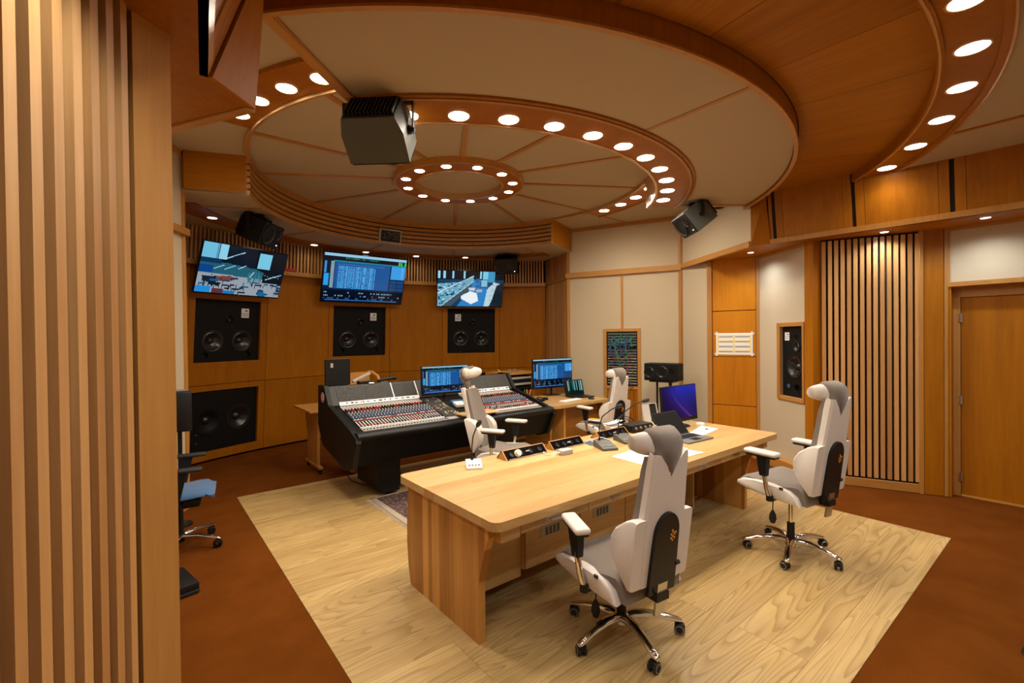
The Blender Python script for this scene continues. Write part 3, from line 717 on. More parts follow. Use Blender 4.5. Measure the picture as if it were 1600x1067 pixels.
def studio():
    r = random.Random(11); c = Canvas(112, 63, (6, 14, 24))
    c.rect(0, 0, 0.17, 0.30, (110, 190, 222)); c.rect(0.18, 0, 0.27, 0.30, (140, 210, 236)); c.rect(0.155, 0, 0.165, 0.3, (60, 120, 160))
    c.rect(0.27, 0, 0.62, 0.42, (10, 24, 40)); c.rect(0.64, 0.06, 0.80, 0.40, (120, 200, 228)); c.rect(0.80, 0.0, 1, 0.44, (6, 20, 30))
    c.poly([(0, 0.36), (0.25, 0.36), (0.65, 0.42), (0.75, 0.48), (0.72, 0.70), (0, 0.60)], (34, 92, 112))
    c.rect(0, 0.30, 0.22, 0.40, (14, 50, 84))
    c.poly([(0, 0.60), (0.7, 0.62), (1, 0.66), (1, 1), (0, 1)], (150, 160, 172))
    c.rect(0.0, 0.44, 0.14, 0.58, (12, 66, 140))
    for k in range(46):
        x, y = 0.55 + r.random() * 0.17, 0.46 + r.random() * 0.2; c.rect(x, y, x + 0.008, y + 0.12, (44, 118, 132))
    c.rect(0.74, 0.46, 1, 0.70, (8, 20, 30))
    for k in range(6): c.px(85 + k * 4, 33 + (k % 3), (150, 200, 230))
    for a in ((0.24, 0.30, 0.46, 0.10), (0.16, 0.50, 0.25, 0.42), (0.27, 0.50, 0.38, 0.40), (0.42, 0.46, 0.50, 0.38), (0.78, 0.62, 0.97, 0.48), (0.62, 0.48, 0.58, 0.60)): c.line(*a, (170, 215, 235), 1)
    c.poly([(0.17, 0.66), (0.36, 0.62), (0.42, 0.70), (0.22, 0.76)], (120, 66, 62)); c.poly([(0.05, 0.66), (0.18, 0.66), (0.22, 0.80), (0.06, 0.78)], (18, 34, 56))
    for k in range(60):
        x, y = r.random(), 0.60 + r.random() * 0.34; l = 0.04 + r.random() * 0.06
        c.rect(x, y, x + 0.010, y + l, (16, 26, 40))
        if r.random() < 0.55: c.rect(x, y, x + l, y + 0.035, r.choice([(16, 90, 130), (12, 60, 96), (20, 40, 60), (12, 30, 44)]))
    c.rect(0, 0.88, 0.16, 1, (34, 140, 214)); c.rect(0.18, 0.90, 0.30, 1, (88, 48, 60)); c.rect(0.30, 0.94, 0.44, 1, (26, 120, 180)); c.rect(0.72, 0.92, 0.82, 1, (18, 104, 150))
    return c
def foyer():
    r = random.Random(5); c = Canvas(112, 63, (20, 60, 96))
    c.rect(0, 0, 1, 0.24, (8, 18, 28))
    for x in (0.0, 0.08, 0.21, 0.38, 0.63): c.rect(x, 0, x + 0.035, 0.2, (150, 215, 240))
    c.rect(0.68, 0, 0.76, 0.22, (120, 205, 235)); c.rect(0.76, 0, 0.87, 0.3, (60, 150, 190))
    c.poly([(0, 0.36), (0.38, 0.30), (0.54, 0.12), (0.55, 0.3), (0.10, 1.0), (0, 1.0)], (110, 170, 196))
    for k in range(150):
        x, y = r.random() * 0.46, 0.32 + r.random() * 0.6
        if y < 1.0 - x * 1.5: c.rect(x, y, x + 0.025, y + 0.03, r.choice([(12, 40, 66), (180, 220, 235), (16, 70, 120), (30, 90, 110)]))
    c.line(0.0, 0.62, 0.54, 0.13, (220, 240, 248), 1); c.poly([(0.06, 1), (0.54, 0.30), (0.55, 0.42), (0.20, 1)], (66, 84, 98))
    c.line(0.05, 1, 0.54, 0.28, (200, 225, 235), 1)
    c.poly([(0.55, 0.24), (0.76, 0.24), (0.74, 1), (0.30, 1), (0.5, 0.5)], (36, 130, 200))
    c.poly([(0.36, 0.70), (0.50, 0.56), (0.60, 0.62), (0.63, 0.84), (0.52, 0.94), (0.36, 0.78)], (238, 244, 250)); c.poly([(0.47, 0.46), (0.58, 0.46), (0.56, 0.55), (0.48, 0.54)], (200, 210, 214)); c.poly([(0.58, 0.52), (0.68, 0.50), (0.68, 0.58), (0.60, 0.60)], (190, 170, 165))
    for k in range(26): c.rect(0.55 + r.random() * 0.2, 0.2 + r.random() * 0.3, 0.60 + r.random() * 0.18, 0.24 + r.random() * 0.26, r.choice([(14, 34, 54), (24, 100, 160), (130, 190, 215)])) if r.random() < .5 else None
    c.poly([(0.76, 0.5), (0.86, 0.3), (0.95, 0.34), (0.80, 1), (0.72, 1)], (190, 215, 224))
    for k in range(30): c.px(int(112 * (0.80 + r.random() * 0.1)), int(63 * (0.34 + r.random() * 0.5)), (14, 28, 40))
    c.poly([(0.90, 0.40), (1, 0.30), (1, 1), (0.82, 1)], (22, 34, 46))
    return c

def tv(name, w, h, centre_bottom, u, tilt, cv, label):
    "u: plan direction of the lower edge (left to right as seen); tilt: leans towards the room"
    rz = math.atan2(u[1], u[0])
    root = thing(name, label, 'screen', centre_bottom, rot=(0, 0, rz))
    Mx = Matrix.Rotation(tilt, 4, 'X')
    q = MB(); q.rbox((0, 0.022, h / 2), (w, 0.04, h), 0.006, 1, Mx); q.build('housing', M['black'], root)
    q = MB(); q.rbox((0, 0.06, h / 2), (w * 0.6, 0.04, h * 0.5), 0.01, 1, Mx); q.build('rear_cover', M['black_matt'], root)
    s = screen('screen_picture', w - 0.022, h - 0.03, cv, root, tuple(Mx @ Vector((0, 0.0008, h / 2 + 0.006)))); s.rotation_euler = (tilt, 0, 0)
    q = MB(); q.b2(-0.01, 0.01, -0.001, 0.002, 0.003, 0.008, Mx); q.build('maker_mark', M['light_grey'], root)
    top = Mx @ Vector((0, 0.08, h * 0.5)); wy = 0.42
    q = MB(); q.tube([tuple(top), (0, wy, top.z)], 0.02, 8); q.b2(-0.15, 0.15, wy - 0.02, wy, top.z - 0.15, top.z + 0.15); q.build('wall_bracket', M['black'], root)
    return root
tv('wall_screen', 1.215, 0.695, (1.085, 7.447, 2.315), (1.10, 0.51), rad(22), studio(), 'tilted wall screen showing a recording hall, above the left wall speaker')
tv('wall_screen', 1.43, 0.825, (3.008, 7.866, 2.307), (1.0, 0.01), rad(19), daw(128, 72, 4, True), 'large tilted wall screen showing blue audio software above the middle speaker')
tv('wall_screen', 1.26, 0.71, (4.944, 7.477, 2.282), (1.154, -0.512), rad(22), foyer(), 'tilted wall screen showing a white covered piano, above the right wall speaker')

def holed_plate(b, w, h, holes, y0, y1, x0=0.0):
    "upright plate (local xz, centred in x, from z=0 to h) with round holes (x, z, r)"
    loops = [[(-w / 2, 0), (w / 2, 0), (w / 2, h), (-w / 2, h)]]
    for hx, hz, hr in holes: loops.append([(hx + hr * math.cos(2 * pi * k / 28), hz + hr * math.sin(2 * pi * k / 28)) for k in range(28)])
    flat = [p for l in loops for p in l]; n = len(flat)
    tri = tessellate_polygon([[Vector((p[0], p[1], 0)) for p in l] for l in loops])
    vs = [(p[0], y0, p[1]) for p in flat] + [(p[0], y1, p[1]) for p in flat]; fs = [tuple(t) for t in tri] + [tuple(i + n for i in t[::-1]) for t in tri]
    o = 0
    for l in loops:
        m = len(l)
        for i in range(m): fs.append((o + i, o + (i + 1) % m, n + o + (i + 1) % m, n + o + i))
        o += m
    return b.add(vs, fs)
# ================================================================ LOUDSPEAKERS IN THE WALLS
def driver(b_par, name, x, z, r, depth=0.04, mat='cone', y=0.0):
    "round driver facing local -y"
    T = TR((x, y, z), 0, pi / 2)
    root = MB(); root.lathe([(r * 1.12, 0.0), (r * 1.12, 0.006), (r * 1.0, 0.008), (r * 0.94, 0.002), (r * 0.86, 0.006), (r * 0.80, 0.0), (r * 0.34, -depth), (0.001, -depth)], 28, T, False)
    o = root.build(name, M[mat], b_par, smooth=50)
    d = MB(); d.lathe([(r * 0.34, -depth), (r * 0.26, -depth + r * 0.12), (r * 0.12, -depth + r * 0.19), (0.001, -depth + r * 0.2)], 20, T, False); d.build('dust_cap', M['cone'], o, smooth=60)
    return o
def sticker(par, x, z, w, h, y=-0.002):
    q = MB(); q.b2(x - w / 2, x + w / 2, y - 0.001, y, z - h / 2, z + h / 2); s = q.build('paper_label', M['paper'], par)
    q = MB()
    q.b2(x - w * .05, x + w * .3, y - 0.0016, y - 0.001, z + h * .18, z + h * .32)
    for k in range(4): q.b2(x - w * .4, x + w * .4, y - 0.0016, y - 0.001, z - h * .02 - k * h * .11, z - h * .02 - k * h * .11 + h * .035)
    q.build('label_print', M['ink'], s)
def wall_speaker(a, z0, z1, label, side):
    p = cpt(a, z0, 0.0); h = (z1 - z0) / math.cos(LEAN)
    w = 2 * (RF - KF * 1.8) * math.sin(rad(SPK_H)) - 0.012
    root = thing('wall_loudspeaker', label, 'loudspeaker', p, rot=(LEAN, 0, -rad(a)), group='loudspeakers built into the front wall')
    f = 0.019; P_ = [(-w / 2 + 0.33 * w * 0 + w * (0.5 - 0.225), h * 0.33)]
    q = MB(); holed_plate(q, w, h - 0.006, [(-w * 0.225, h * 0.33, 0.128), (w * 0.225, h * 0.33, 0.128), (w * 0.02, h * 0.69, 0.047), (-w * 0.33, h * 0.10, 0.045), (w * 0.33, h * 0.10, 0.045)], 0.02, 0.04); q.b2(-w / 2, w / 2, 0.10, 0.115, 0, h - 0.006); q.build('cabinet', M['black_matt'], root)
    driver(root, 'woofer', -w * 0.225, h * 0.33, 0.135, 0.05, 'cone', f); driver(root, 'woofer', w * 0.225, h * 0.33, 0.135, 0.05, 'cone', f)
    driver(root, 'tweeter', w * (0.02 if side < 0.5 else 0.02), h * 0.69, 0.05, 0.015, 'black_gloss', f)
    for x in (-w * 0.33, w * 0.33):
        q = MB(); q.lathe([(0.055, 0.0), (0.045, -0.02), (0.044, -0.05), (0.001, -0.05)], 20, TR((x, f - 0.002, h * 0.10), 0, pi / 2), False); q.build('bass_port', M['black'], root, smooth=50)
    sticker(root, side * w, h * 0.80, 0.115, 0.135, f - 0.001)
    return root
wall_speaker(-24.7, 1.405, 2.265, 'black twin woofer loudspeaker set into the wall under the left wall screen', 0.27)
wall_speaker(0.0, 1.405, 2.265, 'black twin woofer loudspeaker set into the wall under the middle wall screen', 0.27)
wall_speaker(24.7, 1.405, 2.265, 'black twin woofer loudspeaker set into the wall under the right wall screen', -0.28)
for a, lb in ((-24.7, 'large black subwoofer set low into the front wall behind the blue chair'), (24.7, 'black subwoofer set low into the front wall behind the equipment rack')):
    p = cpt(a, 0.15, 0.0); h = 0.85; w = 2 * (RF - 0.05) * math.sin(rad(SPK_H)) - 0.012
    root = thing('subwoofer', lb, 'loudspeaker', p, rot=(LEAN, 0, -rad(a)))
    q = MB(); holed_plate(q, w, h - 0.006, [(w * 0.22, h * 0.5, 0.162), (-w * 0.24, h * 0.5, 0.162)], 0.02, 0.04); q.b2(-w / 2, w / 2, 0.11, 0.125, 0, h - 0.006); q.build('cabinet', M['black_matt'], root)
    driver(root, 'woofer', w * 0.22, h * 0.50, 0.17, 0.06, 'cone', 0.019)
    driver(root, 'horn', -w * 0.24, h * 0.50, 0.17, 0.06, 'black_matt', 0.019)
    q = MB(); q.lathe([(0.012, 0), (0.010, 0.004), (0.001, 0.005)], 12, TR((-0.40 * w, 0.018, h * 0.3), 0, pi / 2)); q.lathe([(0.012, 0), (0.010, 0.004), (0.001, 0.005)], 12, TR((-0.40 * w, 0.018, h * 0.16), 0, pi / 2)); q.build('bolt', M['steel'], root)
# speaker in the right wall (frame already built)
p = along(CR, PO, (SPX0 + SPX1) / 2, -0.012)
root = thing('wall_loudspeaker', 'tall narrow black loudspeaker in a wooden frame on the right wall', 'loudspeaker', (p[0], p[1], SPZ0), rot=(0, 0, d4))
w, h = SPX1 - SPX0 - 0.006, SPZ1 - SPZ0 - 0.006
q = MB(); holed_plate(q, w, h, [(0.02, h * 0.43, 0.118), (0.06, h * 0.715, 0.052), (0.05, h * 0.865, 0.016), (0.06, h * 0.13, 0.045)], 0.01, 0.03); q.b2(-w / 2, w / 2, 0.09, 0.10, 0, h); q.build('cabinet', M['black_matt'], root)
driver(root, 'woofer', 0.02, h * 0.43, 0.125, 0.045, 'cone', 0.009); driver(root, 'midrange', 0.06, h * 0.715, 0.055, 0.02, 'cone', 0.009); driver(root, 'tweeter', 0.05, h * 0.865, 0.018, 0.006, 'black_gloss', 0.009)
q = MB(); q.lathe([(0.055, 0.0), (0.045, -0.02), (0.044, -0.05), (0.001, -0.05)], 20, TR((0.06, 0.007, h * 0.13), 0, pi / 2), False); q.build('bass_port', M['black'], root, smooth=50)
q = MB(); q.lathe([(0.026, 0.0), (0.026, 0.003), (0.001, 0.004)], 20, TR((-0.09, 0.009, h * 0.15), 0, pi / 2)); q.build('round_badge', M['blue'], root)
sticker(root, -0.115, h * 0.865, 0.085, 0.10, 0.008)

# ---------------------------------------------------------------- hanging loudspeakers
def hanging_speaker(mount, face_to, pitch, label, mat, z_drop=0.19):
    d = Vector((face_to[0] - mount[0], face_to[1] - mount[1])); rz = math.atan2(d.y, d.x) + pi / 2   # local -y faces the target
    root = thing('hanging_loudspeaker', label, 'loudspeaker', mount, rot=(0, 0, rz), group='loudspeakers hung from the ceiling')
    w, h, dp = 0.40, 0.28, 0.30
    T = TR((0, 0, -z_drop), 0, pitch)
    q = MB(); q.prism([(-w / 2, -dp / 2), (w / 2, -dp / 2), (w / 2, dp * 0.15), (w * 0.42, dp / 2), (-w * 0.42, dp / 2), (-w / 2, dp * 0.15)], -h / 2, h / 2, T); cab = q.build('cabinet', M[mat], root)
    q = MB(); q.rbox((0, -dp / 2 - 0.006, 0), (w * 0.97, 0.02, h * 0.95), 0.006, 1, T); q.build('front_baffle', M['black'], cab)
    q = MB(); q.lathe([(0.115, 0.012), (0.105, 0.012), (0.098, 0.0), (0.04, -0.02), (0.001, -0.012)], 24, T @ TR((-0.08, -dp / 2 - 0.016, 0), 0, pi / 2), False); q.build('woofer', M['charcoal'], cab, smooth=50)
    q = MB(); q.lathe([(0.06, 0.008), (0.05, 0.0), (0.02, -0.02), (0.001, -0.012)], 20, T @ TR((0.105, -dp / 2 - 0.016, 0.03), 0, pi / 2), False); q.build('tweeter', M['charcoal'], cab, smooth=50)
    q = MB(); q.lathe([(0.006, 0), (0.006, 0.003)], 10, T @ TR((0.15, -dp / 2 - 0.017, -0.09), 0, pi / 2)); q.build('power_light', M['led_white'], cab)
    q = MB()
    for k in range(13): q.b2(-0.15 + k * 0.025 - 0.006, -0.15 + k * 0.025 + 0.006, dp / 2, dp / 2 + 0.028, -h * 0.38, h * 0.38, T)
    q.b2(-0.165, 0.165, dp / 2 - 0.004, dp / 2 + 0.006, -h * 0.42, h * 0.42, T); q.build('heat_sink', M['black'], cab)
    q = MB(); q.b2(-w / 2 - 0.035, w / 2 + 0.035, -0.02, 0.02, -0.028, -0.018)
    for s in (-1, 1): q.b2(s * (w / 2 + 0.027), s * (w / 2 + 0.035), -0.02, 0.02, -z_drop - 0.02, -0.02)
    q.build('yoke', M['black'], root)
    q = MB(); q.lathe([(0.06, 0.0), (0.06, -0.008)], 20); q.tube([(0, 0, -0.004), (0, 0, -0.03)], 0.022, 12); q.build('ceiling_mount', M['black'], root)
    for s in (-1, 1):
        q = MB(); q.lathe([(0.03, 0), (0.03, 0.016), (0.016, 0.018), (0.014, 0.04)], 12, TR((s * (w / 2 + 0.002), 0, -z_drop), 0, 0, s * pi / 2)); q.build('clamp_knob', M['black'], root, smooth=40)
    q = MB(); q.tube([(0.03, 0.03, -0.004), (0.04, 0.06, -0.06), (0.03, 0.12, -0.05), (0.02, 0.16, -0.12)], 0.005, 6); q.build('cable', M['rubber'], root)
    return root
hanging_speaker((1.25, 2.95, Z_P1), (3.05, 4.95), rad(40), 'large dark loudspeaker hung from the canopy left of the lamp ring', 'grey_cab', 0.20)
hanging_speaker((5.20, 2.99, Z_P1), (3.05, 4.65), rad(38), 'grey loudspeaker hung from the canopy at the right wall corner', 'grey_cab', 0.17)
hanging_speaker((1.14, 6.25, Z_SOF - 0.002), (3.05, 4.6), rad(24), 'black loudspeaker hung from the soffit above the left wall screen', 'black_matt', 0.19)
hanging_speaker((5.17, 6.60, Z_SOF - 0.002), (2.2, 3.4), rad(22), 'black loudspeaker hung from the soffit above the right wall screen', 'black_matt', 0.19)

# ---------------------------------------------------------------- wall clock, red signal bars, paper sign
root = thing('digital_clock', 'pale framed digital clock on the curved slatted ceiling fascia', 'clock', (3.14, YC + 2.22, 3.33), rot=(rad(14), 0, rad(-2)))
q = MB(); q.rbox((0, 0, 0), (0.37, 0.05, 0.225), 0.008, 1); q.build('case', M['light_grey'], root)
q = MB(); q.b2(-0.158, 0.158, -0.029, -0.024, -0.085, 0.085); q.build('display', M['black_gloss'], root)
q = MB(); cvx = -0.125
for ch in '17:52':
    g = G5[ch]
    for r_, row in enumerate(g):
        for k_, v_ in enumerate(row):
            if v_ == '1': q.b2(cvx + k_ * 0.017, cvx + k_ * 0.017 + 0.015, -0.031, -0.029, 0.045 - r_ * 0.022, 0.064 - r_ * 0.022)
    cvx += len(g[0]) * 0.017 + 0.012
q.build('digits', plain('unlit_digits', (0.09, 0.085, 0.08), 0.4), root)
for a, lb in ((-14.6, 'red signal bar on the slat rail between the left and middle screens'), (8.6, 'red signal bar on the slat rail right of the middle screen')):
    p = cpt(a, 2.767, 0.045)
    root = thing('signal_bar', lb, 'signal lamp', p, rot=(LEAN, 0, -rad(a)))
    q = MB(); q.rbox((0, 0, 0.024), (0.22, 0.03, 0.045), 0.006, 1); q.build('red_lens', M['red'], root)
    q = MB(); q.b2(-0.115, 0.115, -0.018, 0.018, 0.0, 0.006); q.build('base', M['black'], root)
p = along(CL, CR, 0.322, 0.011)
d3 = math.atan2(CR[1] - CL[1], CR[0] - CL[0])
root = thing('paper_sign', 'white paper with yellow and grey lines taped to the wooden column', 'paper', (p[0], p[1], 1.42), rot=(0, 0, d3))
q = MB(); q.b2(-0.235, 0.235, -0.002, 0.0, 0, 0.305); q.build('sheet', M['paper'], root)
q = MB()
for k in range(4):
    z = 0.255 - k * 0.070
    q.b2(-0.215, 0.215, -0.0026, -0.002, z + 0.012, z + 0.022); q.b2(-0.215, 0.215, -0.0026, -0.002, z - 0.026, z - 0.018)
q.b2(-0.22, -0.205, -0.0028, -0.002, 0.02, 0.285); q.b2(0.205, 0.22, -0.0028, -0.002, 0.02, 0.285); q.b2(-0.007, 0.007, -0.0028, -0.002, 0.03, 0.28)
q.build('yellow_lines', M['ink_yellow'], root)
q = MB()
for k in range(4):
    z = 0.255 - k * 0.070; q.b2(-0.20, -0.012, -0.003, -0.0022, z - 0.010, z + 0.004); q.b2(0.012, 0.20, -0.003, -0.0022, z - 0.010, z + 0.004)
q.build('grey_lines', plain('printed_grey', (0.20, 0.19, 0.22), 0.7), root)
for sx in (-1, 1):
    for z in (0.0, 0.305):
        q = MB(); q.box((0, 0, 0), (0.05, 0.001, 0.022), 0, TR((sx * 0.235, -0.0033, z), 0, 0, sx * (rad(45) if z else rad(-45)))); q.build('tape', M['white_plastic'], root)

# ---------------------------------------------------------------- patch bay rack in the fabric wall
d1 = math.atan2(K0[1] - K1[1], K0[0] - K1[0]); p = along(K1, K0, 0.978, 0.0)
root = thing('patch_bay', 'wood framed patch bay full of coloured cables on the beige wall', 'patch bay', (p[0], p[1], 0.0), rot=(0, 0, d1))
z0, z1, hw = 0.86, 1.775, 0.262
q = MB(); q.b2(-hw - 0.05, -hw, -0.03, 0.0, 0.0, z1 + 0.05); q.b2(hw, hw + 0.05, -0.03, 0.0, 0.0, z1 + 0.05); q.b2(-hw, hw, -0.03, 0.0, z1, z1 + 0.05); q.b2(-hw, hw, -0.03, 0, z0 - 0.05, z0); q.build('frame', M['alder_light'], root)
q = MB(); q.b2(-hw, hw, -0.006, 0.0, z0, z1); q.build('rack_back', M['black_matt'], root)
src = None
for k in range(13):
    q = MB() if src is None else None
    if src is None:
        q.rbox((0, 0, 0), (2 * hw / 13 - 0.004, 0.016, 0.80), 0.002, 1); src = q.build('plinth_slat', M['alder'], root, loc=(-hw + (k + 0.5) * 2 * hw / 13, -0.01, 0.405))
    else: inst(src, root, (-hw + (k + 0.5) * 2 * hw / 13, -0.01, 0.405))
rr = random.Random(9); src = None
zs = [1.735 - k * 0.0462 for k in range(19)]
for k, z in enumerate(zs):
    if k in (5,): continue
    if src is None:
        q = MB(); q.rbox((0, -0.012, 0), (2 * hw - 0.04, 0.014, 0.028), 0.002, 1); src = q.build('jack_strip', M['grey_metal'], root, loc=(0, 0, z))
    elif k < 9: inst(src, root, (0, 0, z))
    else:
        q = MB(); q.rbox((0, -0.012, 0), (2 * hw - 0.04, 0.014, 0.020), 0.002, 1); q.build('jack_strip', M['light_grey'], root, loc=(0, 0, z))
jk = MB(); cols = {c: MB() for c in ('red', 'blue', 'green', 'yellow', 'black')}
for k, z in enumerate(zs):
    if k == 5: continue
    for m_ in range(24):
        x = -hw + 0.04 + m_ * (2 * hw - 0.08) / 23
        jk.box((x, -0.020, z), (0.009, 0.004, 0.009))
        if rr.random() < (0.45 if k < 5 else 0.30):
            c = rr.choice(('green', 'blue', 'blue', 'green') if k < 5 else ('red', 'red', 'blue', 'green', 'black', 'yellow'))
            cols[c].box((x, -0.030, z), (0.013, 0.022, 0.013))
    if k == 16:
        for m_ in range(22): cols['yellow'].box((-hw + 0.10 + m_ * 0.018, -0.022, z), (0.013, 0.01, 0.02))
stuff(jk.build('jack_holes', M['black'], root))
for c, mb in cols.items():
    if mb.v: stuff(mb.build('plugs', M[c], root))
for k in range(46):
    c = rr.choice(('blue', 'green', 'red', 'red', 'blue', 'black')); top = k < 24
    if top: c = rr.choice(('blue', 'blue', 'green'))
    za = rr.uniform(1.55, 1.74) if top else rr.uniform(0.95, 1.5); zb = za - rr.uniform(0.02, 0.22); x0, x1 = rr.uniform(-hw + .04, hw - .04), rr.uniform(-hw + .04, hw - .04)
    q = MB(); q.tube([(x0, -0.03, za), (x0 * .8 + x1 * .2, -0.06, za - 0.05), ((x0 + x1) / 2, -0.065, min(za, zb) - 0.05), (x0 * .2 + x1 * .8, -0.06, zb - 0.04), (x1, -0.03, zb)], 0.0065 if top else 0.0042, 5); q.build('patch_cable', M[c], root)

# ================================================================ OFFICE CHAIRS
def office_chair(loc, heading, h, label, head_up=0.0, base_rot=0.0, recline=8.0, z=0.0, pad=0.0):
    "white and grey high-back chair; heading: direction it faces in degrees; h: height of the seat"
    root = thing('office_chair', label, 'chair', (loc[0], loc[1], z), rad(heading - 90), 'white and grey high-back office chairs')
    B0 = rad(base_rot - heading)
    # base
    hub = MB(); hub.lathe([(0.0, 0.055), (0.034, 0.055), (0.05, 0.075), (0.046, 0.115), (0.034, 0.125), (0.0, 0.125)], 20); hub.build('hub', M['chrome'], root, smooth=40)
    leg_src = cas_src = None
    for k in range(5):
        a = B0 + k * 2 * pi / 5
        if leg_src is None:
            q = MB(); rings = []
            for i, (r, z, w_, t) in enumerate(((0.02, 0.098, 0.030, 0.024), (0.07, 0.112, 0.030, 0.026), (0.14, 0.114, 0.028, 0.023), (0.22, 0.102, 0.025, 0.019), (0.29, 0.084, 0.024, 0.016), (0.33, 0.074, 0.022, 0.013), (0.342, 0.070, 0.014, 0.009))):
                rings.append([(r, w_ * math.cos(t2), z + t * math.sin(t2)) for t2 in [2 * pi * j / 12 for j in range(12)]])
            q.loft(rings); leg_src = q.build('star_leg', M['chrome'], root, smooth=50, rot=(0, 0, a))
        else: inst(leg_src, root, (0, 0, 0), (0, 0, a))
        px, py = 0.318 * math.cos(a), 0.318 * math.sin(a); ca = a + rad(60 + 47 * k)
        if cas_src is None:
            q = MB(); q.rbox((0, 0.012, 0.042), (0.044, 0.052, 0.034), 0.012, 2); q.lathe([(0.011, 0.05), (0.011, 0.068)], 10)
            cas_src = q.build('caster', M['black'], root, smooth=40, loc=(px, py, 0), rot=(0, 0, ca))
            for s in (-1, 1):
                w_ = MB(); w_.lathe([(0.006, -0.009), (0.024, -0.009), (0.029, -0.005), (0.029, 0.005), (0.024, 0.009), (0.006, 0.009)], 20, TR((0, 0, 0), 0, 0, pi / 2))
                w_.build('wheel', M['rubber'], cas_src, smooth=40, loc=(s * 0.017, 0.014, 0.029))
                w_ = MB(); w_.lathe([(0.020, 0.0), (0.021, 0.001), (0.0225, 0.001), (0.0235, 0.0)], 20, TR((0, 0, 0), 0, 0, s * pi / 2), False); w_.build('wheel_ring', M['steel'], cas_src, loc=(s * 0.0265, 0.014, 0.029))
        else:
            c2 = copy_tree(cas_src, root); c2.location = (px, py, 0); c2.rotation_euler = (0, 0, ca)
    q = MB(); q.lathe([(0.0, 0.115), (0.027, 0.115), (0.027, min(0.24, h - 0.16)), (0.0, min(0.24, h - 0.16))], 16); q.build('gas_sleeve', M['black'], root, smooth=40)
    q = MB(); q.lathe([(0.0, 0.14), (0.015, 0.14), (0.016, h - 0.12), (0.0, h - 0.12)], 14); q.build('gas_piston', M['chrome'], root, smooth=40)
    # mechanism
    q = MB(); q.profile_x([(-0.20, h - 0.10), (0.20, h - 0.07), (0.18, h - 0.095), (0.09, h - 0.150), (-0.07, h - 0.165), (-0.20, h - 0.135)], -0.095, 0.095)
    q.b2(-0.27, 0.27, -0.03, 0.02, h - 0.125, h - 0.10); q.b2(-0.045, 0.045, -0.30, -0.18, h - 0.125, h - 0.085); q.build('tilt_mechanism', M['black'], root)
    q = MB(); q.tube([(-0.06, 0.12, h - 0.08), (-0.20, 0.13, h - 0.085), (-0.25, 0.13, h - 0.095)], 0.007, 6); q.build('lever', M['black'], root)
    q = MB(); q.tube([(-0.14, 0.05, h - 0.08), (-0.15, 0.05, h - 0.25)], 0.004, 6); q.lathe([(0.008, 0.0), (0.022, -0.03), (0.026, -0.065), (0.016, -0.095), (0.004, -0.1)], 14, TR((-0.15, 0.05, h - 0.24))); q.build('pump_bulb', M['rubber'], root, smooth=50)
    # seat cushion: grey top with white side wings
    nx, ny = 13, 13; rings = []
    def seat_top(u, v):      # u -1..1 across, v 0..1 from rear to front
        return h + 0.012 * math.cos(v * 2.2 * pi) + 0.016 * abs(u) ** 2 - 0.055 * max(0, v - 0.78) ** 2 / 0.05 - 0.05 * max(0, 0.12 - v) ** 2 / 0.014
    vs, fs = [], []
    for j in range(ny):
        v = j / (ny - 1); y = -0.23 + 0.50 * v; wd = 0.218 + 0.03 * math.sin(v * pi * 0.75)
        for i in range(nx):
            u = -1 + 2 * i / (nx - 1); rim = 0.02 * max(0, abs(u) - 0.8) ** 2 / 0.04
            vs.append((u * wd, y + (0.02 * (1 - u * u) if v > 0.9 else 0), seat_top(u, v) - rim))
    o_ = len(vs)
    for j in range(ny):
        v = j / (ny - 1); y = -0.235 + 0.49 * v; wd = 0.205 + 0.03 * math.sin(v * pi * 0.75)
        for i in range(nx):
            u = -1 + 2 * i / (nx - 1); vs.append((u * wd, y, h - 0.122 + 0.060 * v))
    for j in range(ny - 1):
        for i in range(nx - 1):
            a = j * nx + i; fs.append((a, a + 1, a + nx + 1, a + nx)); fs.append((o_ + a + nx, o_ + a + nx + 1, o_ + a + 1, o_ + a))
    for j in range(ny - 1):
        for i in (0, nx - 1):
            a = j * nx + i; fs.append((a, a + nx, o_ + a + nx, o_ + a))
    for i in range(nx - 1):
        for j in (0, ny - 1):
            a = j * nx + i; fs.append((a, a + 1, o_ + a + 1, o_ + a))
    q = MB(); q.add(vs, fs); seat = q.build('seat', M['seat_grey'], root, smooth=55)
    for s in (-1, 1):
        prof = [(0.282, h - 0.066), (0.274, h - 0.042), (0.22, h - 0.014), (0.12, h - 0.002), (0.02, h - 0.004), (-0.07, h - 0.010), (-0.14, h - 0.026), (-0.19, h - 0.062), (-0.215, h - 0.125), (-0.10, h - 0.115), (0.10, h - 0.098), (0.22, h - 0.080)]
        cy_, cz_ = 0.02, h - 0.04; rings = []
        for x_, k_ in ((0.205, 0.97), (0.238, 1.0), (0.250, 0.97), (0.257, 0.88)):
            rings.append([(s * (x_ + (0.018 * math.sin((p_[0] + 0.23) / 0.5 * pi * 0.75))), cy_ + (p_[0] - cy_) * k_, cz_ + (p_[1] - cz_) * k_) for p_ in prof])
        q = MB(); q.loft(rings); q.build('side_wing', M['leather_white'], seat, smooth=45)
    q = MB(); q.b2(-0.272, -0.262, -0.10, -0.075, h - 0.024, h - 0.008); q.build('fabric_tab', M['charcoal'], seat)
    # backrest (own frame, leaning back): flat board, two side wings, grey front cushion, black plate
    TB = TR((0, -0.215, h + 0.0), 0, rad(recline))
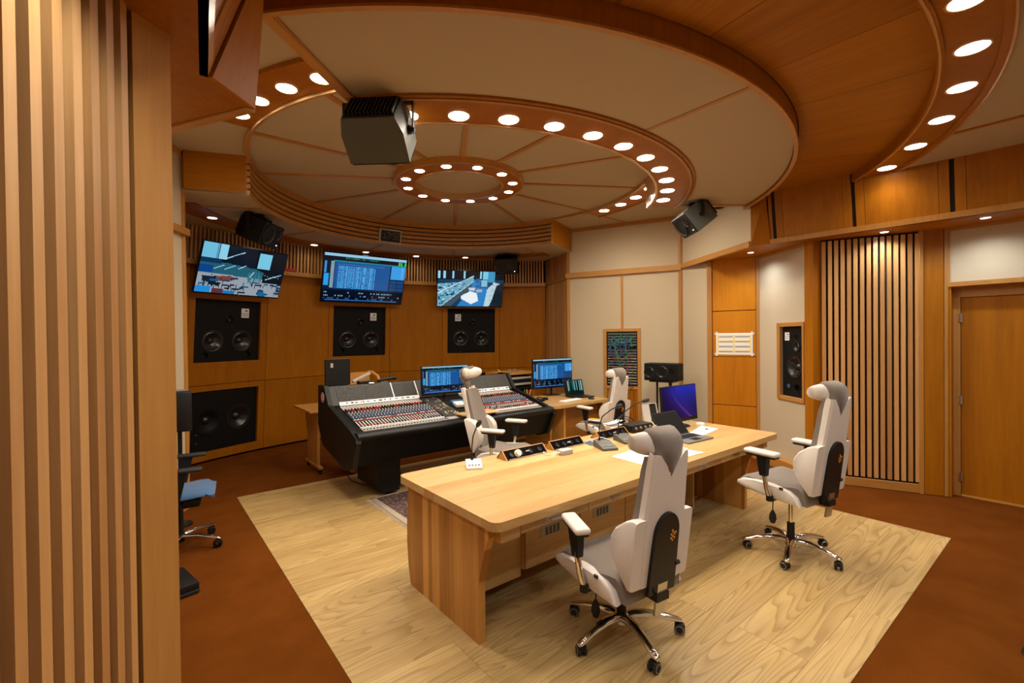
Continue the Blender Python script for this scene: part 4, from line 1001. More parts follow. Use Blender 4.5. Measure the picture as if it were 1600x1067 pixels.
    def board_ring(z, wd, y0, y1, notch=0.0):
        c = 0.014
        pts = [(-wd + c, y0), (-0.09, y0), (-0.045, y0), (0, y0), (0.045, y0), (0.09, y0), (wd - c, y0), (wd, y0 + c), (wd, y1 - c), (wd - c, y1), (0.06, y1), (0, y1), (-0.06, y1), (-wd + c, y1), (-wd, y1 - c), (-wd, y0 + c)]
        return [(x, y, z - notch * max(0.0, 1 - abs(x) / 0.092)) for x, y in pts]
    rings = [board_ring(z, wd, -0.065, y1, nt) for z, wd, y1, nt in ((-0.03, 0.150, -0.01, 0), (0.30, 0.156, -0.005, 0), (0.36, 0.150, -0.005, 0), (0.50, 0.139, -0.004, 0), (0.585, 0.134, -0.004, 0.015), (0.63, 0.131, -0.006, 0.06), (0.672, 0.127, -0.012, 0.10))]
    q = MB(); q.loft(rings, True, True, TB); back = q.build('back_board', M['leather_white'], root, smooth=38)
    leaf = [(-0.062, -0.030), (-0.040, -0.034), (0.012, 0.015), (0.062, 0.075), (0.090, 0.145), (0.092, 0.205), (0.066, 0.265), (0.020, 0.310), (-0.030, 0.338), (-0.062, 0.340)]
    for s in (-1, 1):
        rings = []; cy_, cz_ = 0.0, 0.15
        for x_, k_, fl in ((0.125, 1.0, 0.0), (0.190, 1.0, 0.010), (0.208, 0.97, 0.014), (0.214, 0.90, 0.016)):
            rings.append([(s * (x_ + fl * max(0, y_) / 0.09), cy_ + (y_ - cy_) * k_ if y_ > -0.06 else y_ + (1 - k_) * 0.03, cz_ + (z_ - cz_) * k_) for y_, z_ in leaf])
        q = MB(); q.loft(rings, True, True, TB); q.build('back_wing', M['leather_white'], back, smooth=38)
    rings = []
    for z, wd, y1 in ((-0.02, 0.10, 0.0), (0.04, 0.135, 0.022), (0.14, 0.150, 0.034), (0.24, 0.150, 0.026), (0.33, 0.146, 0.014), (0.45, 0.137, 0.010), (0.56, 0.128, 0.010), (0.64, 0.118, 0.004)):
        rings.append([(-wd, -0.012, z), (-wd, y1 + 0.012, z), (-wd * 0.55, y1, z), (0, y1 - 0.006, z), (wd * 0.55, y1, z), (wd, y1 + 0.012, z), (wd, -0.012, z), (0, -0.02, z)])
    q = MB(); q.loft(rings, True, True, TB); q.build('front_cushion', M['seat_grey'], back, smooth=50)
    q = MB(); arch = [(-0.098, -0.075), (0.098, -0.075), (0.094, 0.10)] + [(0.088 * math.cos(t), 0.245 + 0.115 * math.sin(t)) for t in np.linspace(0, pi, 15)] + [(-0.094, 0.10)]
    q.prism(arch, -0.010, 0.010, TB @ TR((0, -0.074, 0.0), 0, pi / 2)); plate = q.build('black_plate', M['black'], back)
    q = MB()
    for dx, dz in ((0, 0), (0.012, 0.012), (-0.012, 0.012), (0, 0.024), (0.013, -0.008), (-0.013, -0.008), (0, -0.02), (0.02, 0.02), (-0.006, 0.034)): q.b2(0.040 + dx - 0.005, 0.040 + dx + 0.005, -0.0865, -0.0838, 0.225 + dz - 0.004, 0.225 + dz + 0.005, TB)
    q.build('orange_emblem', M['orange'], plate)
    q = MB(); q.lathe([(0.012, 0), (0.012, 0.03)], 10, TB @ TR((0.09, -0.078, 0.06), 0, 0, pi / 2)); q.build('height_knob', M['rubber'], back)
    # carrier from back to mechanism
    q = MB(); q.b2(-0.036, 0.036, -0.088, -0.074, -0.20, -0.02, TB); q.b2(-0.030, 0.030, -0.29, -0.20, h - 0.115, h - 0.10); q.build('back_carrier', M['steel'], root)
    q = MB(); q.tube([tuple(TB @ Vector((-0.05, -0.06, 0.0))), (-0.06, -0.30, h - 0.06), (-0.04, -0.22, h - 0.11)], 0.006, 6); q.build('cable', M['rubber'], root)
    # head rest
    HR = TB @ TR((0, 0.018, 0.700 + head_up))
    rings = []
    for x in np.linspace(-1, 1, 13):
        X = x * 0.155; k = (1 - abs(x) ** 7) ** 0.5 if abs(x) < 1 else 0.0; k = max(k, 0.62); bend = 0.060 * x * x
        rings.append([(X, -0.006 + bend + 0.050 * k * math.cos(t), 0.062 * k * math.sin(t) - 0.008 * (1 - k)) for t in [2 * pi * j / 14 for j in range(14)]])
    q = MB(); q.loft(rings, True, True, HR); head = q.build('head_rest', M['leather_white'], root, smooth=60)
    rings = []
    for i, (z, wd, y0_, y1_) in enumerate(((-0.150, 0.006, -0.086, -0.050), (-0.095, 0.044, -0.092, -0.03), (-0.04, 0.078, -0.096, 0.0), (0.02, 0.096, -0.088, 0.02), (0.055, 0.102, -0.062, 0.035), (0.074, 0.090, -0.028, 0.030))):
        rings.append([(-wd, y1_, z), (-wd, (y0_ + y1_) / 2, z), (-wd * 0.7, y0_ + 0.006, z), (0, y0_, z), (wd * 0.7, y0_ + 0.006, z), (wd, (y0_ + y1_) / 2, z), (wd, y1_, z), (0, y1_ + 0.004, z)])
    q = MB(); q.loft(rings, True, True, HR); q.build('grey_centre', M['seat_grey'], head, smooth=60)
    q = MB()
    for s in (-1, 1): q.tube([(s * 0.042, -0.02, 0.56), (s * 0.042, -0.02, 0.72 + head_up)], 0.006, 8, TB)
    q.build('head_rest_posts', M['chrome'], head)
    # arm rests
    for s in (-1, 1):
        arm = MB(); arm.tube([(s * 0.285, -0.01, h - 0.10), (s * 0.300, 0.002, h - 0.03), (s * 0.308, 0.02, h + 0.09)], 0.0175, 10); ar = arm.build('arm_tube', M['chrome'], root, smooth=50)
        q = MB(); q.loft([[(s * 0.303 + x_ * 0.020, 0.02 + y_ * 0.024, h + 0.06) for x_, y_ in ((-1, -1), (1, -1), (1, 1), (-1, 1))], [(s * 0.310 + x_ * 0.024, 0.02 + y_ * 0.040, h + 0.205) for x_, y_ in ((-1, -1), (1, -1), (1, 1), (-1, 1))]]); q.build('arm_sleeve', M['black'], ar)
        q = MB(); q.rbox((0, 0.01, 0.212), (0.074, 0.235, 0.022), 0.010, 2, TR((s * 0.310, 0.02, h), rad(pad))); q.build('arm_base', M['black'], ar, smooth=40)
        q = MB(); q.rbox((0, 0.01, 0.233), (0.088, 0.255, 0.036), 0.0175, 3, TR((s * 0.310, 0.02, h), rad(pad))); q.build('arm_pad', M['leather_white'], ar, smooth=60)
        q = MB(); q.lathe([(0.0, -0.018), (0.024, -0.018), (0.024, 0.02), (0.0, 0.02)], 12, TR((s * 0.285, -0.012, h - 0.105))); q.build('arm_joint', M['black'], ar, smooth=40)
    return root
office_chair((2.13, 1.69), 83, 0.455, 'white and grey office chair with orange back emblem nearest the viewer', base_rot=124, pad=-20)
office_chair((3.93, 1.475), 80, 0.585, 'white and grey office chair standing high at the right end of the desk', base_rot=142)
office_chair((5.02, 4.28), 86, 0.50, 'white and grey office chair behind the desk with a yellow pad on its seat', base_rot=-80)
office_chair((3.06, 4.01), -62, 0.50, 'white and grey office chair with raised head rest facing sideways before the mixing console', head_up=0.115, base_rot=20, recline=15, z=0.0115)

# blue task chair behind the near wall
def task_chair(loc, heading, label):
    root = thing('task_chair', label, 'chair', (loc[0], loc[1], 0), rad(heading - 90)); h = 0.49
    q = MB(); q.lathe([(0, 0.055), (0.03, 0.055), (0.04, 0.09), (0.03, 0.12), (0, 0.12)], 16); q.build('hub', M['black'], root, smooth=40)
    ls = cs = None
    for k in range(5):
        a = rad(62 + 72 * k)
        if ls is None:
            q = MB(); q.loft([[(r, w_ * math.cos(t), z + th * math.sin(t)) for t in [2 * pi * j / 10 for j in range(10)]] for r, z, w_, th in ((0.03, 0.10, 0.024, 0.02), (0.15, 0.105, 0.02, 0.016), (0.30, 0.08, 0.016, 0.012), (0.325, 0.072, 0.01, 0.008))]); ls = q.build('star_leg', M['chrome'], root, smooth=50, rot=(0, 0, a))
        else: inst(ls, root, (0, 0, 0), (0, 0, a))
        P_ = (0.305 * math.cos(a), 0.305 * math.sin(a), 0)
        if cs is None:
            q = MB(); q.rbox((0, 0.01, 0.045), (0.05, 0.05, 0.035), 0.012, 2); q.lathe([(0.01, 0.05), (0.01, 0.07)], 8)
            for s in (-1, 1): q.lathe([(0.005, -0.01), (0.026, -0.01), (0.03, 0), (0.026, 0.01), (0.005, 0.01)], 18, TR((s * 0.016, 0.012, 0.03), 0, 0, pi / 2))
            cs = q.build('caster', M['black'], root, smooth=40, loc=P_, rot=(0, 0, a + 1))
        else: inst(cs, root, P_, (0, 0, a + k))
    q = MB(); q.lathe([(0, 0.11), (0.026, 0.11), (0.026, 0.36), (0, 0.36)], 14); q.build('gas_column', M['black'], root, smooth=40)
    q = MB(); q.rbox((0, 0, h - 0.11), (0.22, 0.30, 0.07), 0.02, 2); q.b2(-0.26, 0.26, -0.03, 0.03, h - 0.10, h - 0.075); q.build('mechanism', M['black'], root, smooth=40)
    rings = []
    for v in np.linspace(0, 1, 9):
        y = -0.24 + 0.49 * v; wd = 0.235 * (0.86 + 0.14 * math.sin(pi * v)) ; zt = h + 0.012 * math.cos(2 * pi * v) - 0.05 * max(0, v - 0.8) ** 2 / 0.04; zb = h - 0.07 + 0.02 * v
        rings.append([(-wd, y, zb + 0.02), (-wd, y, zt - 0.02), (-wd * 0.9, y, zt), (0, y, zt - 0.012), (wd * 0.9, y, zt), (wd, y, zt - 0.02), (wd, y, zb + 0.02), (0, y, zb)])
    q = MB(); q.loft(rings); q.build('seat', M['seat_blue'], root, smooth=50)
    TB = TR((0, -0.25, h + 0.12), 0, rad(8)); rings = []
    for v in np.linspace(0, 1, 7):
        z = 0.52 * v; wd = 0.20 * (0.8 + 0.2 * math.sin(pi * v) ** 0.5); rings.append([(-wd, 0.02, z), (0, -0.015, z), (wd, 0.02, z), (wd, -0.035, z), (0, -0.07, z), (-wd, -0.035, z)])
    q = MB(); q.loft(rings, True, True, TB); q.build('backrest', M['black_matt'], root, smooth=50)
    q = MB(); q.b2(-0.03, 0.03, -0.30, -0.285, h - 0.10, h + 0.35); q.b2(-0.03, 0.03, -0.30, -0.10, h - 0.11, h - 0.09); q.build('back_carrier', M['black'], root)
    for s in (-1, 1):
        q = MB(); q.loft([[(s * 0.27 + x_ * 0.016, -0.02 + y_ * 0.035, h - 0.09) for x_, y_ in ((-1, -1), (1, -1), (1, 1), (-1, 1))], [(s * 0.285 + x_ * 0.016, 0.03 + y_ * 0.045, h + 0.19) for x_, y_ in ((-1, -1), (1, -1), (1, 1), (-1, 1))]]); a_ = q.build('arm_support', M['black'], root)
        q = MB(); q.rbox((s * 0.285, 0.05, h + 0.205), (0.075, 0.25, 0.03), 0.012, 2); q.build('arm_pad', M['rubber'], a_, smooth=50)
    return root
task_chair((0.235, 4.68), -8, 'blue seated task chair with black arms beside the near slatted wall')

# ================================================================ PRODUCER DESK
ZT = 0.742
desk = thing('studio_desk', 'long solid ash producer desk with curved side panels in the middle', 'desk', (0, 0, 0))
DX0, DX1, DY0, DY1 = 1.405, 4.83, 1.915, 3.06
def rrect(x0, x1, y0, y1, r, n=6):
    pts = []
    for cx_, cy_, a in ((x1 - r, y0 + r, -90), (x1 - r, y1 - r, 0), (x0 + r, y1 - r, 90), (x0 + r, y0 + r, 180)):
        pts += [(cx_ + r * math.cos(rad(a + 90 * i / n)), cy_ + r * math.sin(rad(a + 90 * i / n))) for i in range(n + 1)]
    return pts
# top glued up from staves: middle staves are boxes, the two outer ones carry the round corners
ns = 9; sw = (DY1 - DY0) / ns; r_ = 0.055
for k in range(ns):
    ya, yb = DY0 + k * sw + 0.0002, DY0 + (k + 1) * sw - 0.0002
    q = MB()
    if k == 0: pl = [(DX0 + r_, ya)] + [(DX1 - r_ + r_ * math.sin(t), ya + r_ - r_ * math.cos(t)) for t in np.linspace(0, pi / 2, 7)] + [(DX1, yb), (DX0, yb)] + [(DX0 + r_ - r_ * math.cos(t), ya + r_ - r_ * math.sin(t)) for t in np.linspace(0, pi / 2, 7)][:-1]
    elif k == ns - 1: pl = [(DX0, ya), (DX1, ya)] + [(DX1 - r_ + r_ * math.cos(t), yb - r_ + r_ * math.sin(t)) for t in np.linspace(0, pi / 2, 7)] + [(DX0 + r_ - r_ * math.sin(t), yb - r_ + r_ * math.cos(t)) for t in np.linspace(0, pi / 2, 7)]
    else: pl = [(DX0, ya), (DX1, ya), (DX1, yb), (DX0, yb)]
    q.prism(pl, ZT - 0.05, ZT); q.build('top_stave', M['ash'], desk)
# curved side panels made of vertical staves
def front_z(y):   # lower outline of the front overhang
    if y >= 2.125: return 0.0
    t = (2.125 - y) / (2.125 - 1.955); return 0.69 - 0.36 * (1 - t) ** 1.9 if t < 1 else 0.69
def side_panel(x0, x1, seed):
    rs = random.Random(seed); root = MB().b2(x0 + 0.012, x1 - 0.012, 2.2, 2.9, 0.02, 0.68).build('side_panel', M['ash_v'], desk)
    y = 1.955
    while y < 2.955:
        wd = rs.choice((0.035, 0.05, 0.06, 0.075, 0.09)); y2 = min(2.955, y + wd)
        if 2.955 - y2 < 0.03: y2 = 2.955
        poly = [(y2, ZT - 0.05), (y, ZT - 0.05)]
        if y < 2.125:
            for i in range(6):
                yy = y + (min(y2, 2.125) - y) * i / 5; poly.append((yy, min(front_z(yy), ZT - 0.055)))
            if y2 > 2.125: poly += [(2.125, 0.0), (y2, 0.0)]
        else: poly += [(y, 0.0), (y2, 0.0)]
        if y2 == 2.955: poly = [(y, ZT - 0.05), (y, 0.0), (2.952, 0.0), (2.985, 0.12), (3.002, 0.28), (2.998, 0.45), (2.98, 0.60), (2.975, ZT - 0.05)]
        q = MB(); q.profile_x(poly, x0, x1); q.build('stave', M['ash_v'], root); y = y2
side_panel(1.44, 1.485, 2); side_panel(4.565, 4.61, 6)
# drawers under the front edge
dx = [1.62, 2.17, 2.72, 3.27, 3.82, 4.37, 4.70]
def drawer_handle(par, x, y, z):
    q = MB(); q.rbox((x, y - 0.001, z), (0.13, 0.004, 0.026), 0.002, 1); hd = q.build('handle_plate', M['steel'], par)
    q = MB(); q.tube([(x - 0.045, y - 0.004, z - 0.004), (x - 0.04, y - 0.016, z - 0.008), (x + 0.04, y - 0.016, z - 0.008), (x + 0.045, y - 0.004, z - 0.004)], 0.004, 6); q.build('pull', M['chrome'], hd)
for i in range(5):
    q = MB(); q.rbox(((dx[i] + dx[i + 1]) / 2, 2.15, 0.653), (dx[i + 1] - dx[i] - 0.004, 0.36, 0.074), 0.002, 1); d_ = q.build('drawer', M['ash'], desk); drawer_handle(d_, (dx[i] + dx[i + 1]) / 2 - 0.02, 1.97, 0.652)
q = MB(); q.b2(4.372, 4.70, 1.97, 2.35, 0.616, 0.69); d_ = q.build('drawer', M['ash'], desk); drawer_handle(d_, 4.57, 1.97, 0.652)
q = MB(); q.b2(1.485, 1.62, 1.975, 2.35, 0.60, 0.69); q.build('apron', M['ash'], desk)
# pedestal doors with vents, modesty panel
for i, (xa, xb_) in enumerate(((1.975, 2.495), (2.50, 3.02), (3.025, 3.545))):
    q = MB(); q.rbox(((xa + xb_) / 2, 2.362, 0.385), (xb_ - xa - 0.004, 0.02, 0.45), 0.002, 1); dr = q.build('cabinet_door', M['ash'], desk)
    cx_ = (xa + xb_) / 2 - 0.02
    q = MB(); q.rbox((cx_, 2.3505, 0.37), (0.20, 0.006, 0.075), 0.002, 1); vent = q.build('vent_grille', M['light_grey'], dr)
    q = MB()
    for m_ in range(4):
        for z in range(4): q.b2(cx_ - 0.066 + m_ * 0.036, cx_ - 0.040 + m_ * 0.036, 2.3465, 2.3475, 0.343 + z * 0.014, 0.352 + z * 0.014)
    q.build('vent_slots', M['black'], vent)
q = MB(); q.b2(1.97, 3.55, 2.375, 2.80, 0.155, 0.69); q.build('cabinet_body', M['ash'], desk)
q = MB(); q.b2(1.485, 4.565, 2.80, 2.825, 0.06, 0.69); q.build('modesty_panel', M['ash'], desk)
q = MB(); q.b2(1.485, 1.97, 2.40, 2.42, 0.10, 0.69); q.build('modesty_panel', M['ash'], desk)
q = MB(); q.b2(3.55, 4.565, 2.60, 2.62, 0.28, 0.30); q.b2(3.55, 4.565, 2.60, 2.62, 0.0, 0.02); q.b2(4.20, 4.22, 2.45, 2.80, 0, 0.69); q.build('partition', M['ash'], desk)

# ---------------------------------------------------------------- things on the desk
def socket_bar(x0, x1, label, plug):
    L_ = x1 - x0; root = thing('socket_bar', label, 'socket bar', ((x0 + x1) / 2, 2.915, ZT), group='pop-up socket bars along the rear edge of the desk')
    for s in (-1, 1):
        q = MB(); q.profile_x([(-0.082, 0.0), (0.05, 0.0), (0.05, 0.008), (-0.010, 0.066), (-0.018, 0.066)], s * L_ / 2 - (0.010 if s > 0 else 0), s * L_ / 2 + (0.010 if s < 0 else 0)); q.build('end_cheek', M['alder_light'], root)
    q = MB(); q.profile_x([(-0.016, 0.064), (-0.010, 0.067), (0.048, 0.010), (0.04, 0.004)], -L_ / 2, L_ / 2); q.build('rear_board', M['alder_light'], root)
    q = MB(); q.profile_x([(-0.080, 0.002), (-0.070, 0.002), (-0.012, 0.060), (-0.020, 0.065)], -L_ / 2 + 0.010, L_ / 2 - 0.010); fc = q.build('socket_face', M['black_gloss'], root)
    T = TR((0, -0.046, 0.036), 0, rad(-40))
    for k in range(4):
        x = -L_ / 2 + 0.07 + k * (L_ - 0.14) / 3
        q = MB(); q.lathe([(0.022, 0.004), (0.020, 0.004), (0.019, 0.0), (0.001, 0.0)], 18, TR((x, -0.051, 0.034), 0, rad(46)), False); q.build('socket', M['black'], fc, smooth=40)
    q = MB(); q.b2(0.0, 0.035, -0.055, -0.050, 0.036, 0.043); q.build('label', M['paper'], fc)
    q = MB(); q.b2(-L_ / 2 + 0.02, L_ / 2 - 0.02, -0.088, -0.078, 0.0, 0.010); q.build('front_rail', M['steel'], root)
    if plug:
        q = MB(); q.lathe([(0.029, 0.0), (0.029, 0.018), (0.022, 0.03), (0.001, 0.031)], 22, TR((-L_ / 2 + 0.125, -0.056, 0.036), 0, rad(62))); pl = q.build('white_plug', M['white_plastic'], root, smooth=40)
    return root
socket_bar(2.20, 2.635, 'black socket bar with a round white plug on the desk edge', True)
socket_bar(2.70, 3.085, 'black socket bar behind the small beige adapter box', False)
socket_bar(3.30, 3.72, 'black socket bar behind the two black desk microphones', False)
def desk_mic(root_loc, rz, base_mat, neck, label, cat='microphone', size=(0.115, 0.17, 0.05)):
    root = thing('desk_microphone', label, cat, (root_loc[0], root_loc[1], ZT), rz)
    w, d, h = size
    q = MB(); q.profile_x([(-d / 2, 0.0), (d / 2, 0.0), (d / 2, h), (d / 2 - 0.03, h), (-d / 2, h * 0.35)], -w / 2, w / 2); bs = q.build('base', M[base_mat], root)
    q = MB()
    T = TR((0, 0, 0))
    for i in range(4): q.box((-w * 0.3 + i * w * 0.2, -d * 0.25, h * 0.35 + 0.013), (w * 0.13, 0.014, 0.006), 0, None)
    q.build('buttons', M['light_grey'], bs)
    q = MB(); q.lathe([(0.012, 0), (0.010, 0.04)], 10, TR((neck[0][0], neck[0][1], neck[0][2] - 0.01))); q.build('neck_socket', M['black'], root)
    q = MB(); q.tube(neck, 0.0048, 8); q.build('gooseneck', M['black'], root, smooth=60)
    e = Vector(neck[-1]); dr = (e - Vector(neck[-2])).normalized(); rot = dr.to_track_quat('Z', 'Y').to_matrix().to_4x4()
    q = MB(); q.lathe([(0.006, -0.01), (0.014, 0.0), (0.018, 0.02), (0.017, 0.045), (0.009, 0.056), (0.001, 0.058)], 14, Matrix.Translation(e) @ rot); q.build('capsule', M['rubber'], root, smooth=60)
    return root
desk_mic((1.915, 2.865), rad(-30), 'white_plastic', [(-0.01, 0.05, 0.04), (-0.01, 0.055, 0.14), (0.0, 0.05, 0.22), (0.02, 0.03, 0.28), (0.03, 0.02, 0.30)], 'white based gooseneck microphone near the left end of the desk', size=(0.115, 0.15, 0.045))
desk_mic((3.10, 2.615), rad(-24), 'grey_cab', [(-0.02, 0.075, 0.045), (-0.02, 0.08, 0.16), (0.0, 0.06, 0.26), (0.06, 0.0, 0.33), (0.09, -0.03, 0.35)], 'left one of the two black gooseneck microphones on the desk', size=(0.135, 0.20, 0.055))
desk_mic((3.43, 2.66), rad(-20), 'grey_cab', [(-0.03, 0.08, 0.045), (-0.02, 0.08, 0.16), (0.02, 0.05, 0.26), (0.10, -0.02, 0.34), (0.15, -0.06, 0.365)], 'right one of the two black gooseneck microphones on the desk', size=(0.135, 0.20, 0.055))
root = thing('adapter_box', 'small beige adapter box with a plugged cable on the desk', 'adapter', (2.70, 2.70, ZT), rad(-4))
q = MB(); q.rbox((0, 0, 0.019), (0.115, 0.065, 0.038), 0.004, 1); q.build('case', M['light_grey'], root); q = MB(); q.rbox((0, 0, 0.0385), (0.10, 0.05, 0.002), 0.0008, 1); q.build('lid', M['white_plastic'], root)
q = MB(); q.tube([(-0.055, 0.0, 0.02), (-0.085, 0.005, 0.02), (-0.13, 0.02, 0.008), (-0.16, 0.08, 0.006), (-0.12, 0.13, 0.01)], 0.004, 6); q.build('cable', M['white_plastic'], root)
q = MB(); q.rbox((-0.07, 0, 0.02), (0.03, 0.018, 0.014), 0.003, 1); q.build('plug', M['white_plastic'], root)
def sheet(name, pts, label, lines, z=0.0, th=0.0015):
    root = thing(name, label, 'paper', (pts[0][0], pts[0][1], ZT + z)); P_ = [(p[0] - pts[0][0], p[1] - pts[0][1]) for p in pts]
    q = MB(); q.prism(P_, 0, th); q.build('sheet', M['paper'], root)
    if lines:
        q = MB()
        for t, u0, u1, wd in lines:
            def lp(u, t): return ((1 - u) * ((1 - t) * P_[0][0] + t * P_[3][0]) + u * ((1 - t) * P_[1][0] + t * P_[2][0]), (1 - u) * ((1 - t) * P_[0][1] + t * P_[3][1]) + u * ((1 - t) * P_[1][1] + t * P_[2][1]))
            q.prism([lp(u0, t), lp(u1, t), lp(u1, t + wd), lp(u0, t + wd)], th, th + 0.0004)
        q.build('print', M['ink'], root)
    return root
sheet('paper_sheet', [(2.925, 2.40), (2.90, 1.985), (3.30, 1.985), (3.30, 2.43)], 'large white sheet lying left behind the near chair on the desk', [(0.5 + 0.04 * k, 0.15, 0.75, 0.004) for k in range(4)])
sheet('paper_sheet', [(3.16, 2.42), (3.15, 2.02), (3.58, 1.985), (3.50, 2.43)], 'white printed sheet with a dark heading overlapping the large desk sheet', [(0.03, 0.02, 0.62, 0.012)], 0.0022)
sheet('keyboard_sheet', [(4.085, 2.45), (4.14, 2.33), (4.60, 2.40), (4.63, 2.60)], 'white document lying in front of the round monitor foot', [(0.1 + 0.1 * k, 0.2, 0.8, 0.02) for k in range(8)] + [(0.72, 0.45, 0.62, 0.10)])
root = thing('computer_mouse', 'white computer mouse beside the white document on the desk', 'mouse', (4.68, 2.64, ZT), rad(20)); q = MB(); q.lathe([(0.030, 0), (0.030, 0.008), (0.022, 0.022), (0.001, 0.027)], 18, Matrix.Diagonal((1.0, 1.7, 1, 1))); q.build('body', M['white_plastic'], root, smooth=60); q = MB(); q.b2(-0.003, 0.003, 0.015, 0.035, 0.020, 0.027); q.build('wheel', M['light_grey'], root)
def laptop(loc, rz, w, d, open_deg, label, cv=None, body='grey_metal'):
    root = thing('laptop', label, 'laptop', loc, rz)
    q = MB(); q.rbox((0, 0, 0.008), (w, d, 0.015), 0.004, 1); bs = q.build('base', M[body], root)
    q = MB(); q.b2(-w * 0.45, w * 0.45, -d * 0.05, d * 0.40, 0.0155, 0.0165); q.build('keyboard', M['black'], bs); q = MB(); q.b2(-w * 0.15, w * 0.15, -d * 0.42, -d * 0.12, 0.0155, 0.0162); q.build('trackpad', M['black_matt'], bs)
    T = TR((0, d / 2, 0.014), 0, rad(90 - open_deg)) ; T = TR((0, d / 2, 0.014), 0, -rad(open_deg - 90))
    q = MB(); q.rbox((0, 0.004, d / 2), (w, 0.008, d), 0.003, 1, T); q.build('lid', M['black'], root)
    if cv is not None:
        s = screen('screen_picture', w * 0.95, d * 0.88, cv, root, tuple(T @ Vector((0, -0.0008, d / 2)))); s.rotation_euler = (-rad(open_deg - 90), 0, 0)
    else:
        q = MB(); q.b2(-w * 0.475, w * 0.475, -0.001, 0.0, d * 0.06, d * 0.95, T); q.build('dark_screen', M['black_matt'], root)
    return root
laptop((3.95, 2.34, ZT), rad(-4), 0.38, 0.255, 128, 'open laptop with a dark screen on the desk')
# desktop monitor with round foot
def gradient_cv():
    c = Canvas(64, 44, (20, 20, 90))
    for y in range(44):
        for x in range(64):
            u, v = x / 63, y / 43; d = (u - 0.25 - 0.55 * v ** 1.6) * 2.2
            k = max(0, 1 - abs(d)); col = np.array([30, 22, 96]) * (1 - v * .3) + np.array([10, 40, 150]) * max(0, min(1, d + .6)) * (1 - v) * .9 + np.array([70, 20, 90]) * k * v * .7 + (np.array([60, 60, 60]) * max(0, 1 - abs(d) * 9) * v)
            c.a[y, x] = np.clip(col, 0, 255)
    for k in range(3): c.rect(0.93, 0.08 + 0.07 * k, 0.96, 0.11 + 0.07 * k, (90, 110, 190))
    return c
def dimmed(c, k): c.a = c.a * k; return c
def monitor(loc, rz, w, h, z0, cv, label, foot='round', tilt=0.0, chin=0.02):
    root = thing('computer_monitor', label, 'monitor', loc, rz)
    Mx = TR((0, 0, z0), 0, tilt)
    q = MB(); q.rbox((0, 0.014, h / 2), (w, 0.028, h), 0.004, 1, Mx); q.build('housing', M['black'], root)
    s = screen('screen_picture', w - 0.022, h - 0.014 - chin, cv, root, tuple(Mx @ Vector((0, -0.0008, h / 2 + chin / 2 - 0.003)))); s.rotation_euler = (tilt, 0, 0)
    q = MB(); q.tube([(0, 0.05, 0.0), (0, 0.05, z0 + h * 0.45), (0, 0.03, z0 + h * 0.45)], 0.018, 10); q.build('neck', M['black'], root)
    q = MB()
    if foot == 'round': q.lathe([(0, 0.0), (0.115, 0.0), (0.115, 0.006), (0.10, 0.012), (0, 0.013)], 28, TR((0, 0.03, 0)))
    elif foot == 'small': q.rbox((0, 0.05, 0.004), (0.12, 0.06, 0.012), 0.004, 1)
    else: q.rbox((0, 0.04, 0.006), (0.24, 0.18, 0.012), 0.005, 1)
    q.build('foot', M['black'], root, smooth=40)
    return root
monitor((4.46, 2.73, ZT), rad(-2), 0.62, 0.385, 0.045, dimmed(gradient_cv(), 0.75), 'desktop monitor with a blue and violet picture at the right of the desk', 'round', rad(-4), 0.035)
def pc_speaker(loc, rz, label):
    root = thing('computer_speaker', label, 'loudspeaker', loc, rz, 'small white framed computer speakers')
    T = TR((0, 0, 0.008), 0, rad(-14))
    q = MB(); q.rbox((0, 0.04, 0.11), (0.095, 0.10, 0.215), 0.01, 2, T); q.build('body', M['black'], root, smooth=40)
    q = MB(); q.b2(-0.056, -0.046, -0.02, 0.095, 0.0, 0.222, T); q.b2(0.046, 0.056, -0.02, 0.095, 0.0, 0.222, T); q.b2(-0.056, 0.056, -0.02, 0.095, 0.216, 0.224, T); q.build('white_frame', M['white_plastic'], root)
    q = MB(); q.b2(-0.04, 0.04, -0.016, -0.011, 0.02, 0.20, T); q.build('grille', M['charcoal'], root)
    q = MB(); q.tube([(-0.04, -0.05, 0.006), (-0.045, 0.02, 0.06)], 0.005, 6); q.tube([(0.04, -0.05, 0.006), (0.045, 0.02, 0.06)], 0.005, 6); q.b2(-0.045, 0.045, -0.056, -0.046, 0, 0.008); q.build('wire_stand', M['white_plastic'], root)
    return root
pc_speaker((4.775, 2.87, ZT + 0.002), rad(-8), 'black and white computer speaker right of the desk monitor')
pc_speaker((4.30, 2.95, ZT + 0.002), rad(-16), 'black and white computer speaker left of the desk monitor')
